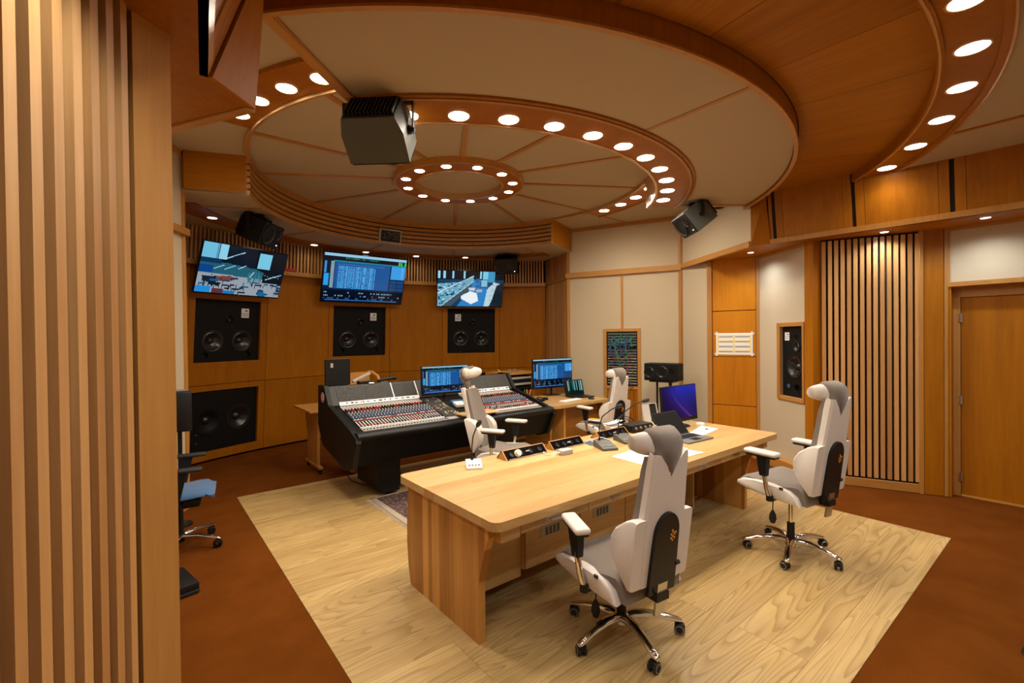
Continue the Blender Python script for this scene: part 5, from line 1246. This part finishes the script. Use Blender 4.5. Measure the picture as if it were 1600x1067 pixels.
# clutter at the rear of the desk
root = thing('audio_interface', 'low black audio box with knobs behind the open laptop', 'audio device', (3.92, 2.90, ZT), rad(-4)); q = MB(); q.rbox((0, 0, 0.04), (0.30, 0.16, 0.07), 0.006, 1); q.build('case', M['black'], root)
for k in range(4):
    q = MB(); q.lathe([(0.014, 0), (0.012, 0.02), (0.001, 0.021)], 12, TR((-0.11 + k * 0.07, -0.08, 0.045), 0, pi / 2)); q.build('knob', M['grey_metal'], root)
for s in ((-1, -1), (1, -1), (1, 1), (-1, 1)):
    q = MB(); q.lathe([(0.01, 0), (0.01, 0.006)], 8, TR((s[0] * 0.13, s[1] * 0.06, 0))); q.build('foot', M['rubber'], root)
for i, (pts, lb) in enumerate((([(3.43, 2.86), (3.60, 2.80), (3.66, 2.97), (3.49, 3.03)], 'loose upper white paper on the leaning pile behind the microphones'), ([(3.40, 2.90), (3.56, 2.82), (3.66, 2.96), (3.50, 3.04)], 'lower white paper in the pile behind the black microphones'))):
    root = thing('paper_sheet', lb, 'paper', (3.62, 2.955, ZT + 0.105 - 0.028 * i), rot=(rad(-8 + 14 * i), rad(-10 + 6 * i), rad(-14 + 20 * i)))
    q = MB(); rings = []
    for u in np.linspace(-0.085, 0.085, 7): rings.append([(u, -0.05, 0.10 * u * u * 8), (u, 0.05, 0.10 * u * u * 8 + 0.006), (u, 0.05, 0.10 * u * u * 8 + 0.0075), (u, -0.05, 0.10 * u * u * 8 + 0.0015)])
    q.loft(rings); q.build('sheet', M['paper'], root)
for i, (pts, mat, lb) in enumerate((
    ([(3.08, 2.86, 0.006), (3.14, 2.82, 0.03), (3.22, 2.78, 0.05), (3.17, 2.70, 0.065), (3.18, 2.64, 0.055)], 'white_plastic', 'white cable looped over the left black microphone base'),
    ([(3.78, 3.0, 0.006), (3.66, 2.94, 0.12), (3.80, 2.99, 0.16), (3.98, 3.0, 0.10), (4.05, 2.98, 0.006)], 'rubber', 'black cable arching behind the papers on the desk'),
    ([(3.95, 2.97, 0.006), (3.92, 3.01, 0.10), (3.80, 3.03, 0.13), (3.72, 3.02, 0.05), (3.72, 3.0, 0.006)], 'rubber', 'black cable curling beside the left computer speaker'))):
    q = MB(); q.tube([(p[0], p[1], ZT + p[2]) for p in pts], 0.0045, 6); tag(q.build('cable', M[mat], None, smooth=60), lb, 'cable')
root = thing('smartphone', 'dark phone with a blue screen edge lying left of the microphones', 'phone', (3.13, 2.82, ZT), rad(-20)); q = MB(); q.rbox((0, 0, 0.005), (0.075, 0.15, 0.009), 0.003, 1); q.build('body', M['grey_metal'], root); q = MB(); q.b2(-0.033, 0.033, -0.068, 0.068, 0.0092, 0.0098); q.build('glass', M['blue'], root)
# yellow pad on the rear chair
root = thing('note_pad', 'yellow and white note pad lying on the rear chair seat', 'note pad', (4.93, 4.34, 0.532), rad(14)); q = MB(); q.rbox((0, 0, 0.006), (0.16, 0.21, 0.011), 0.001, 1); q.build('pages', M['paper'], root); q = MB(); q.b2(-0.02, 0.078, -0.10, 0.10, 0.012, 0.0135); q.build('cover', M['yellow'], root)

# ================================================================ MIXING CONSOLE
CX0, CX1 = 1.63, 4.25
con = thing('mixing_console', 'wide black mixing console with rows of coloured knobs and faders', 'mixing console', (0, 0, 0))
SY0, SZ0, SY1, SZ1 = 4.60, 0.775, 5.30, 0.945      # control surface, front and rear edge
body = [(4.47, 0.70), (4.60, 0.765), (5.30, 0.935), (5.45, 1.15), (5.60, 1.15), (5.62, 0.70), (5.45, 0.50), (4.75, 0.38), (4.62, 0.42)]
q = MB(); q.profile_x(body, CX0 + 0.03, CX1 - 0.03); q.build('body', M['black_matt'], con)
side = [(4.43, 0.685), (4.45, 0.735), (4.60, 0.79), (5.27, 0.965), (5.41, 1.17), (5.63, 1.17), (5.66, 0.72), (5.50, 0.50), (4.75, 0.36), (4.55, 0.42)]
for x0, x1 in ((CX0 - 0.02, CX0 + 0.03), (CX1 - 0.03, CX1 + 0.02)):
    q = MB(); q.profile_x(side, x0, x1); ck = q.build('side_cheek', M['leatherette'], con)
    if x0 < 2:
        T = TR((x0 - 0.001, 5.47, 1.04), 0, 0, -pi / 2)
        q = MB(); q.lathe([(0.055, 0), (0.055, 0.003), (0.001, 0.003)], 24, T); e_ = q.build('round_badge', M['paper'], ck)
        q = MB(); q.lathe([(0.050, 0.003), (0.050, 0.004), (0.030, 0.004), (0.030, 0.003)], 24, T, False); q.lathe([(0.018, 0.003), (0.018, 0.004), (0.001, 0.004)], 16, T); q.build('badge_print', M['red'], e_)
q = MB(); n_ = 12
rings = [[(x, 4.505 + 0.075 * math.cos(t), 0.735 + 0.045 * math.sin(t)) for t in [2 * pi * j / 16 for j in range(16)]] for x in (CX0 + 0.005, CX1 - 0.005)]
q.loft(rings); q.build('arm_rest', M['leatherette'], con, smooth=50)
def ped(x):
    q = MB(); q.prism([(x - 0.13, 4.84), (x + 0.13, 4.84), (x + 0.13, 5.45), (x - 0.13, 5.45)], 0.055, 0.46); q.b2(x - 0.10, x + 0.10, 4.80, 5.5, 0.03, 0.06); p_ = q.build('pedestal', M['black'], con)
    for yy in (4.86, 5.42):
        q = MB(); q.lathe([(0.0, 0), (0.03, 0), (0.03, 0.01), (0.01, 0.014), (0.01, 0.04)], 12, TR((x, yy, 0))); q.build('levelling_foot', M['black'], p_)
ped(2.12); ped(3.76)
TS = Matrix.Translation((0, SY0, SZ0)) @ Matrix.Rotation(math.atan2(SZ1 - SZ0, SY1 - SY0), 4, 'X'); SL = math.hypot(SY1 - SY0, SZ1 - SZ0)
def plate(name, x0, x1, v0, v1, mat, t=0.004):
    q = MB(); q.b2(x0, x1, v0 * SL, v1 * SL, -0.006, t, TS); return q.build(name, M[mat], con)
M['fader_field'] = plain('fader_field', (0.50, 0.50, 0.46), 0.5); M['blue_field'] = plain('equaliser_field', (0.035, 0.045, 0.06), 0.5)
banks = ((1.74, 2.72, 28), (3.30, 4.16, 25))
for bi, (x0, x1, nch) in enumerate(banks):
    plate('front_strip', x0, x1, -0.02, 0.075, 'light_grey'); plate('write_strip', x0, x1, 0.09, 0.115, 'paper', 0.006)
    plate('fader_field', x0, x1, 0.125, 0.34, 'charcoal'); plate('routing_field', x0, x1, 0.345, 0.40, 'grey_metal'); plate('equaliser_field', x0, x1, 0.405, 0.68, 'blue_field')
    plate('gain_field', x0, x1, 0.685, 0.80, 'charcoal'); plate('upper_field', x0, x1, 0.805, 0.985, 'light_grey', 0.003)
    pt = (x1 - x0) / nch
    parts = {k: MB() for k in ('red', 'blue', 'white_plastic', 'black', 'grey_metal', 'light_grey')}
    rr = random.Random(20 + bi)
    def knob(m_, x, v, r, hgt):
        parts[m_].lathe([(r, 0.003), (r * 0.9, hgt), (0.0005, hgt)], 6, TS @ TR((x, v * SL, 0)))
        return m_
    for c in range(nch):
        x = x0 + (c + 0.5) * pt
        # fader slots, scale strips, caps
        parts['white_plastic'].b2(x - pt * 0.40, x - pt * 0.14, 0.14 * SL, 0.315 * SL, 0.003, 0.0052, TS)
        parts['black'].b2(x + pt * 0.16, x + pt * 0.24, 0.14 * SL, 0.33 * SL, 0.003, 0.005, TS)
        fv = rr.choice((0.15, 0.155, 0.15, 0.16, 0.22)); parts['red' if rr.random() < .45 else 'black'].b2(x + pt * 0.04, x + pt * 0.36, (fv - 0.018) * SL, (fv + 0.018) * SL, 0.004, 0.016, TS)
        for v in (0.352, 0.38):
            parts['red' if v < .37 or rr.random() < .3 else 'white_plastic'].b2(x - pt * 0.3, x + pt * 0.25, (v - 0.010) * SL, (v + 0.010) * SL, 0.004, 0.010, TS)
        for i_, v in enumerate((0.43, 0.475, 0.52, 0.565, 0.61, 0.655)):
            knob('blue' if i_ < 4 else 'grey_metal', x - pt * 0.02 + (0.16 * pt if i_ % 2 else -0.12 * pt), v, pt * 0.30, 0.016)
            parts['white_plastic'].b2(x - pt * 0.09 + (0.16 * pt if i_ % 2 else -0.12 * pt), x + pt * 0.09 + (0.16 * pt if i_ % 2 else -0.12 * pt), (v - 0.004) * SL, (v + 0.018) * SL, 0.015, 0.0175, TS)
        for i_, v in enumerate((0.71, 0.755, 0.79)): knob('red' if rr.random() < (.55 if c % 3 else .2) else 'black', x, v, pt * 0.30, 0.018)
        parts['grey_metal'].b2(x + pt * 0.28, x + pt * 0.42, 0.81 * SL, 0.975 * SL, 0.002, 0.005, TS)
        parts['black'].b2(x - pt * 0.25, x + pt * 0.25, 0.005 * SL, 0.03 * SL, 0.003, 0.008, TS); parts['white_plastic'].b2(x - pt * 0.18, x + pt * 0.12, 0.042 * SL, 0.062 * SL, 0.003, 0.009, TS)
        if rr.random() < 0.8: parts['grey_metal'].b2(x - pt * rr.uniform(.1, .4), x + pt * rr.uniform(.1, .4), 0.097 * SL, 0.108 * SL, 0.005, 0.0066, TS)
    for k, mb in parts.items():
        if mb.v: stuff(mb.build({'red': 'red_caps', 'blue': 'blue_knobs', 'white_plastic': 'white_scales', 'black': 'black_caps', 'grey_metal': 'grey_knobs', 'light_grey': 'grey_caps'}[k], M[k], con, smooth=40))
# centre section with coloured keys
plate('master_field', 2.735, 2.96, 0.09, 0.97, 'charcoal'); plate('master_strip', 2.735, 3.0, -0.02, 0.075, 'light_grey'); plate('centre_field', 2.97, 3.285, 0.10, 0.97, 'black_matt')
rr = random.Random(77)
for nm, mt in (('red_keys', 'red'), ('yellow_keys', 'yellow'), ('green_keys', 'green'), ('grey_keys', 'light_grey'), ('white_keys', 'white_plastic')):
    q = MB()
    for k in range(16 if nm == 'grey_keys' else 9):
        x, v = rr.uniform(2.755, 2.935), rr.choice([0.14, 0.18, 0.22, 0.26, 0.32, 0.38, 0.44, 0.5, 0.56, 0.62]) + (0.3 if nm == 'grey_keys' else 0)
        q.b2(x, x + 0.018, v * SL, (v + 0.022) * SL, 0.004, 0.012, TS)
    stuff(q.build(nm, M[mt], con))
# meter bridge: fins between pale dividers
TM = Matrix.Translation((0, 5.295, 0.955)) @ Matrix.Rotation(math.atan2(0.205, 0.145), 4, 'X'); ML = math.hypot(0.205, 0.145)
q = MB(); q.b2(CX0 + 0.03, CX1 - 0.03, 0.0, ML, -0.02, 0.0, TM); q.build('meter_bridge', M['charcoal'], con)
fin = MB(); div = MB(); dark = MB()
for x0, x1 in ((1.74, 2.06), (2.07, 2.40), (2.41, 2.72), (3.30, 3.44), (3.45, 3.80), (3.81, 4.16)):
    nf = int((x1 - x0) / 0.0145); dark.b2(x0, x1, 0.02, ML - 0.025, 0.0, 0.002, TM)
    for k in range(nf):
        x = x0 + (k + 0.5) * (x1 - x0) / nf; fin.b2(x - 0.0022, x + 0.0022, 0.022, ML - 0.027, 0.002, 0.006, TM)
for x in (2.405, 2.728, 3.445): div.b2(x - 0.006, x + 0.006, 0.0, ML - 0.01, 0.0, 0.008, TM)
stuff(dark.build('meter_windows', M['black'], con)); stuff(fin.build('meter_fins', plain('meter_fin', (0.085, 0.075, 0.062), 0.4), con)); div.build('meter_divider', M['paper'], con)
for x0, x1 in ((1.74, 2.72), (3.30, 4.16)):
    q = MB(); q.b2(x0, x1, -0.012, 0.034, 0.004, 0.012, TM); ws = q.build('label_strip', M['paper'], con)
    q = MB(); xx = x0 + 0.03
    while xx < x1 - 0.05:
        wd = rr.uniform(0.01, 0.05); q.b2(xx, xx + wd, rr.uniform(0.002, 0.008), rr.uniform(0.014, 0.024), 0.012, 0.0126, TM); xx += wd + rr.uniform(0.01, 0.05)
    stuff(q.build('handwriting', M['ink'], ws))
q = MB(); q.b2(2.14, 2.20, ML - 0.004, ML + 0.012, -0.002, 0.012, TM); q.build('tape_tab', M['paper'], con)
# wooden tray at the centre of the arm rest
root = thing('wooden_tray', 'thin wooden shelf board lying across the middle of the console front', 'shelf board', (3.10, 4.555, 0.806)); q = MB(); q.rbox((0, 0, 0.008), (0.48, 0.22, 0.016), 0.003, 1); q.build('board', M['ash'], root)
q = MB(); q.b2(-0.22, -0.18, -0.07, -0.03, -0.025, 0.001); q.b2(0.18, 0.22, -0.07, -0.03, -0.025, 0.001); q.build('rest', M['black'], root)
root = thing('tissue_box', 'white and blue paper box on the console under the middle monitor', 'box', (3.07, 4.90, 0.862), rad(-8), rot=(rad(13), 0, rad(-8))); q = MB(); q.rbox((0, 0, 0.02), (0.13, 0.12, 0.035), 0.003, 1); q.build('box', M['white_plastic'], root); q = MB(); q.rbox((0, 0.085, 0.02), (0.16, 0.05, 0.045), 0.006, 1); q.build('blue_side', M['blue'], root)
monitor((3.02, 5.14, 0.912), rad(-3), 0.66, 0.365, 0.075, daw(80, 45, 21), 'monitor showing blue audio software on the console centre behind the sideways chair', 'small', 0.0)
# ---------------------------------------------------------------- cable hanging under console
q = MB(); q.tube([(1.95, 5.62, 0.30), (1.93, 5.70, 0.08), (1.95, 5.55, 0.006), (2.0, 5.30, 0.006), (2.15, 5.15, 0.006), (2.3, 5.2, 0.006)], 0.006, 6); tag(q.build('floor_cable', M['rubber'], None, smooth=60), 'black cable looping on the parquet under the console left end', 'cable')

# ================================================================ SIDE DESK RIGHT OF THE CONSOLE
sd = thing('side_desk', 'ash side desk with laptop and monitor right of the console', 'desk', (0, 0, 0))
q = MB(); q.prism([(4.36, 4.60), (4.46, 4.56), (5.50, 4.58), (5.56, 4.66), (5.72, 5.60), (4.50, 5.60), (4.36, 5.50)], 0.715, 0.755); q.build('top', M['ash'], sd)
q = MB(); q.b2(4.66, 5.44, 4.74, 4.76, 0.02, 0.715); q.build('front_panel', M['ash_v'], sd)
for x in (4.64, 5.44):
    q = MB(); q.b2(x, x + 0.03, 4.66, 5.50, 0.0, 0.715); q.build('side_panel', M['ash_v'], sd)
q = MB(); q.tube([(4.42, 4.72, 0.0), (4.44, 4.72, 0.35), (4.48, 4.75, 0.715)], 0.016, 8); q.build('bent_leg', M['alder_light'], sd)
monitor((5.20, 5.46, 0.755), rad(-6), 0.80, 0.475, 0.12, daw(80, 45, 33), 'monitor showing blue audio software on the side desk right of the console', 'flat', 0.0)
def forest():
    r = random.Random(2); c = Canvas(48, 30, (8, 16, 18))
    for k in range(16):
        x = r.random(); c.rect(x, 0, x + 0.03 + r.random() * 0.05, 0.6 + r.random() * .3, r.choice([(16, 60, 62), (30, 96, 92), (12, 40, 44), (120, 170, 170)]))
    c.rect(0, 0.75, 1, 1, (10, 30, 24)); return c
laptop((5.36, 5.02, 0.755), rad(-8), 0.38, 0.25, 104, 'open laptop showing a forest picture on the side desk', forest(), 'black')
root = thing('keyboard', 'flat white keyboard lying on the side desk before the laptop', 'keyboard', (4.96, 4.83, 0.755), rad(8)); q = MB(); q.rbox((0, 0, 0.006), (0.43, 0.12, 0.012), 0.003, 1); q.build('case', M['white_plastic'], root); q = MB()
for r_i in range(5):
    for c_i in range(15): q.box((-0.19 + c_i * 0.027, -0.042 + r_i * 0.021, 0.0135), (0.022, 0.017, 0.004))
stuff(q.build('keys', M['paper'], root))
root = thing('computer_mouse', 'black computer mouse right of the white keyboard on the side desk', 'mouse', (5.30, 4.74, 0.755), rad(10)); q = MB(); q.lathe([(0.032, 0), (0.032, 0.01), (0.024, 0.028), (0.001, 0.034)], 18, Matrix.Diagonal((1, 1.6, 1, 1))); q.build('body', M['black'], root, smooth=60); q = MB(); q.b2(-0.003, 0.003, 0.015, 0.035, 0.026, 0.034); q.build('wheel', M['grey_metal'], root)
root = thing('headphones', 'black headphones lying on the side desk beside the console', 'headphones', (4.66, 5.12, 0.755), rad(30))
q = MB(); q.tube([(0.085 * math.cos(t), 0.085 * math.sin(t), 0.02 + 0.02 * math.sin(t)) for t in np.linspace(0, pi, 13)], 0.009, 8); q.build('band', M['black'], root, smooth=60)
for s in (-1, 1):
    q = MB(); q.lathe([(0.0, 0), (0.042, 0), (0.045, 0.015), (0.036, 0.034), (0, 0.036)], 18, TR((s * 0.085, -0.015, 0.0))); q.build('ear_cup', M['black_matt'], root, smooth=50)
# plant-like clutter: box of coloured markers beside the console
root = thing('pen_cup', 'dark cup of coloured pens standing at the console right end', 'pen cup', (4.45, 5.22, 0.755)); q = MB(); q.lathe([(0, 0), (0.035, 0), (0.042, 0.10), (0.038, 0.10), (0.033, 0.006), (0, 0.006)], 16); q.build('cup', M['blue'], root, smooth=40)
for k, mt in enumerate(('red', 'orange', 'green', 'blue', 'red', 'yellow')):
    a = k * 1.05; q = MB(); q.tube([(0.015 * math.cos(a), 0.015 * math.sin(a), 0.01), (0.05 * math.cos(a), 0.05 * math.sin(a), 0.17)], 0.006, 6); q.build('pen', M[mt], root)

# rack cabinet behind the console
rk = thing('rack_cabinet', 'wooden rack cabinet with grey devices behind the console right end', 'cabinet', (0, 0, 0))
q = MB(); q.b2(4.50, 5.16, 5.86, 6.36, 1.09, 1.125); q.b2(4.50, 4.53, 5.88, 6.36, 0.02, 1.09); q.b2(5.11, 5.16, 5.86, 6.36, 0.02, 1.09); q.b2(4.53, 5.11, 6.33, 6.36, 0.02, 1.09); q.b2(4.50, 5.16, 5.88, 6.36, 0.0, 0.03); q.build('case', M['alder_light'], rk)
q = MB(); q.tube([(4.515, 5.865, 0.02), (4.515, 5.86, 0.9), (4.50, 5.90, 1.10), (4.50, 6.0, 1.17)], 0.018, 8); q.build('curved_edge', M['alder_light'], rk)
for k, (z, mt) in enumerate(((1.03, 'light_grey'), (0.98, 'black'), (0.93, 'light_grey'), (0.86, 'black'), (0.78, 'black'), (0.70, 'grey_metal'), (0.62, 'black'))):
    q = MB(); q.rbox((4.82, 6.08, z), (0.56, 0.40, 0.035 if mt == 'light_grey' else 0.042), 0.003, 1); rd = q.build('rack_device', M[mt], rk)
    if k in (3, 4):
        q = MB()
        for m_ in range(3): q.box((4.62 + m_ * 0.03, 5.878, z), (0.02, 0.004, 0.010))
        q.build('blue_light', M['led_blue'], rd)
root = thing('cable_heap', 'heap of small silver adapters on the rack cabinet', 'adapters', (4.86, 6.0, 1.125)); rr = random.Random(31)
for k in range(16):
    q = MB(); x, y, z = rr.uniform(-.10, .10), rr.uniform(-.05, .05), rr.uniform(0.006, 0.07)
    z = z * (1 - abs(x) / 0.14); a = rr.uniform(0, 6.28); q.tube([(x, y, z + 0.006), (x + 0.05 * math.cos(a), y + 0.05 * math.sin(a), 0.008 + z * rr.uniform(.4, 1.3))], 0.006, 6); q.build('adapter', M[rr.choice(('steel', 'steel', 'black', 'light_grey'))], root)
# shelf with rounded end and black clutter behind the left half of the console
sh = thing('rear_trolley', 'wooden trolley with a rounded arm standing behind the console', 'trolley', (0, 0, 0))
q = MB(); q.b2(2.05, 2.52, 5.80, 6.10, 1.06, 1.09); q.b2(2.06, 2.09, 5.82, 6.08, 0.02, 1.06); q.b2(2.47, 2.50, 5.82, 6.08, 0.02, 1.06); q.build('case', M['alder_light'], sh)
q = MB(); q.b2(2.05, 2.40, 6.07, 6.10, 1.09, 1.26); q.build('back_rail', M['alder_light'], sh)
q = MB(); q.tube([(2.38, 6.085, 1.255), (2.43, 6.05, 1.25), (2.46, 5.95, 1.20), (2.47, 5.87, 1.09)], 0.022, 8); q.build('curved_arm', M['alder_light'], sh, smooth=60)
for x in (2.075, 2.485):
    for y in (5.85, 6.05):
        q = MB(); q.lathe([(0.0, 0), (0.02, 0), (0.02, 0.02), (0, 0.02)], 8, TR((x, y, 0))); q.build('foot', M['rubber'], sh)
root = thing('glossy_panel', 'upright black glossy screen seen behind the console left end', 'screen', (1.80, 5.525, 1.151), rad(6)); q = MB(); q.rbox((0, 0, 0.165), (0.30, 0.03, 0.31), 0.005, 1); q.build('panel', M['black'], root); q = MB(); q.b2(-0.10, 0.10, -0.05, 0.05, 0, 0.012); q.build('stand', M['black'], root)
q = MB(); q.b2(-0.09, -0.06, -0.017, -0.015, 0.22, 0.27); q.build('sticker', M['light_grey'], root)
root = thing('hole_punch', 'grey metal lever tool lying on top of the console meter bridge', 'tool', (2.115, 5.53, 1.151), rad(4)); q = MB(); q.rbox((0, 0, 0.09), (0.24, 0.05, 0.03), 0.006, 1, TR((0, 0, 0), 0, 0, rad(-22))); q.build('lever', M['light_grey'], root); q = MB(); q.rbox((0.02, 0, 0.02), (0.20, 0.07, 0.04), 0.006, 1); q.build('base', M['black'], root)
root = thing('desk_lamp_head', 'small black torch lying on top of the console meter bridge', 'torch', (2.40, 5.53, 1.151), rad(-4)); q = MB(); q.tube([(-0.12, 0, 0.03), (0.06, 0, 0.05)], 0.018, 10); q.tube([(0.06, 0, 0.05), (0.12, 0, 0.057)], 0.018, 10, None, 0.028); q.build('tube', M['black'], root, smooth=40); q = MB(); q.b2(-0.08, 0.0, -0.03, 0.03, 0.0, 0.02); q.build('rest', M['grey_metal'], root)
# small rolling table at the far left
rt = thing('rolling_table', 'small wooden rolling table left of the console', 'table', (0, 0, 0))
q = MB(); q.rbox((1.83, 6.50, 0.785), (0.38, 0.80, 0.025), 0.003, 1); q.build('top', M['alder_light'], rt)
q = MB(); q.profile_x([(6.18, 0.09), (6.62, 0.09), (6.60, 0.45), (6.72, 0.77), (6.10, 0.77), (6.16, 0.5)], 1.74, 1.775); q.build('leg_panel', M['alder_light'], rt)
q = MB(); q.rbox((1.757, 6.38, 0.075), (0.05, 0.62, 0.035), 0.005, 1); q.build('foot_bar', M['alder_light'], rt)
cs = None
for y in (6.12, 6.64):
    q = MB(); q.lathe([(0.005, -0.012), (0.028, -0.012), (0.030, 0), (0.028, 0.012), (0.005, 0.012)], 16, TR((0, 0, 0.03), 0, 0, pi / 2)); q.b2(-0.02, 0.02, -0.015, 0.015, 0.035, 0.06)
    q.build('caster', M['rubber'], rt, loc=(1.757, y, 0))
# stand loudspeaker in the corner
ss = thing('stand_loudspeaker', 'black horizontal two woofer loudspeaker on a stand at the right corner', 'loudspeaker', (6.10, 4.02, 0), rad(-78))
T = TR((0, 0, 1.16))
q = MB(); q.rbox((0, 0, 0), (0.50, 0.26, 0.255), 0.008, 1, T); q.build('cabinet', M['black_matt'], ss)
driver(ss, 'woofer', -0.165, 1.15, 0.075, 0.03, 'cone', -0.132); driver(ss, 'woofer', 0.03, 1.165, 0.085, 0.03, 'cone', -0.132); driver(ss, 'tweeter', 0.175, 1.19, 0.03, 0.01, 'black_gloss', -0.132)
q = MB(); q.b2(-0.18, 0.18, -0.11, 0.11, 1.01, 1.032); q.build('top_plate', M['black'], ss)
q = MB(); q.tube([(-0.10, 0, 0.03), (-0.10, 0, 1.01)], 0.016, 10); q.tube([(0.10, 0, 0.03), (0.10, 0, 1.01)], 0.022, 10); q.build('posts', M['black'], ss, smooth=40)
q = MB(); q.rbox((0, 0, 0.015), (0.40, 0.34, 0.03), 0.004, 1); q.build('base_plate', M['black'], ss)
# rug
rug = thing('rug', 'dark patterned fringed rug lying between the desk and the console', 'rug', (0, 0, 0))
q = MB(); q.b2(1.90, 3.75, 3.42, 4.78, 0.001, 0.010); q.build('pile', M['rug'], rug)
M['rug_edge'] = plain('rug_edge', (0.42, 0.34, 0.25), 0.95, bump=0.4, bscale=300)
q = MB(); q.b2(1.87, 1.93, 3.42, 4.78, 0.001, 0.011); q.b2(1.87, 3.75, 4.76, 4.785, 0.001, 0.011); q.b2(1.87, 3.75, 3.415, 3.44, 0.001, 0.011); q.build('border', M['rug_edge'], rug)
q = MB(); rr = random.Random(8)
for k in range(110):
    y = 3.42 + 1.36 * k / 109; l = rr.uniform(0.03, 0.055); dy = rr.uniform(-0.015, 0.015); q.add([(1.872, y - 0.004, 0.002), (1.872, y + 0.004, 0.002), (1.872 - l, y + dy + 0.002, 0.002), (1.872 - l, y + dy - 0.002, 0.002), (1.872, y, 0.008), (1.872 - l, y + dy, 0.004)], [(0, 1, 2, 3), (0, 4, 5, 3), (1, 4, 5, 2)])
stuff(q.build('fringe', M['rug_edge'], rug))
# black things at the frame edges
root = thing('floor_case', 'flat black case on the carpet by the near slatted wall', 'case', (0.14, 3.92, -0.004), rad(12)); q = MB(); q.rbox((0, 0, 0.04), (0.24, 0.34, 0.075), 0.01, 2); q.build('lid', M['black'], root, smooth=40); q = MB(); q.rbox((0, 0, 0.018), (0.245, 0.345, 0.03), 0.008, 1); q.build('bottom', M['rubber'], root)
root = thing('equipment_bag', 'black bag edge standing on the carpet at the right frame edge', 'bag', (3.72, -0.03, -0.004), rad(-30)); q = MB(); q.loft([[(-0.15, -0.2, 0), (0.15, -0.2, 0), (0.15, 0.2, 0), (-0.15, 0.2, 0)], [(-0.16, -0.21, 0.12), (0.16, -0.21, 0.12), (0.16, 0.21, 0.12), (-0.16, 0.21, 0.12)], [(-0.12, -0.18, 0.24), (0.12, -0.18, 0.24), (0.12, 0.18, 0.24), (-0.12, 0.18, 0.24)]]); q.build('body', M['black_matt'], root); q = MB(); q.tube([(-0.12, 0.15, 0.22), (-0.19, 0.16, 0.10), (-0.22, 0.18, 0.01)], 0.012, 6); q.build('strap', M['rubber'], root)

root = thing('equipment_box', 'black upright box on a slim stand by the left wall behind the blue chair', 'equipment box', (0.275, 5.26, -0.004), 0.0); q = MB(); q.rbox((0, 0, 1.06), (0.18, 0.20, 0.37), 0.02, 2); q.build('housing', M['black'], root, smooth=40); q = MB(); q.tube([(0, 0, 0.02), (0, 0, 0.88)], 0.018, 10); q.build('post', M['black'], root); q = MB(); q.lathe([(0, 0), (0.09, 0), (0.085, 0.02), (0, 0.025)], 20); q.build('base', M['black'], root); q = MB(); q.b2(-0.07, 0.07, -0.08, 0.08, 1.246, 1.249); q.build('painted_lit_top', M['grey_metal'], root)  # last part: grey sheet paints the light falling on the black housing's top
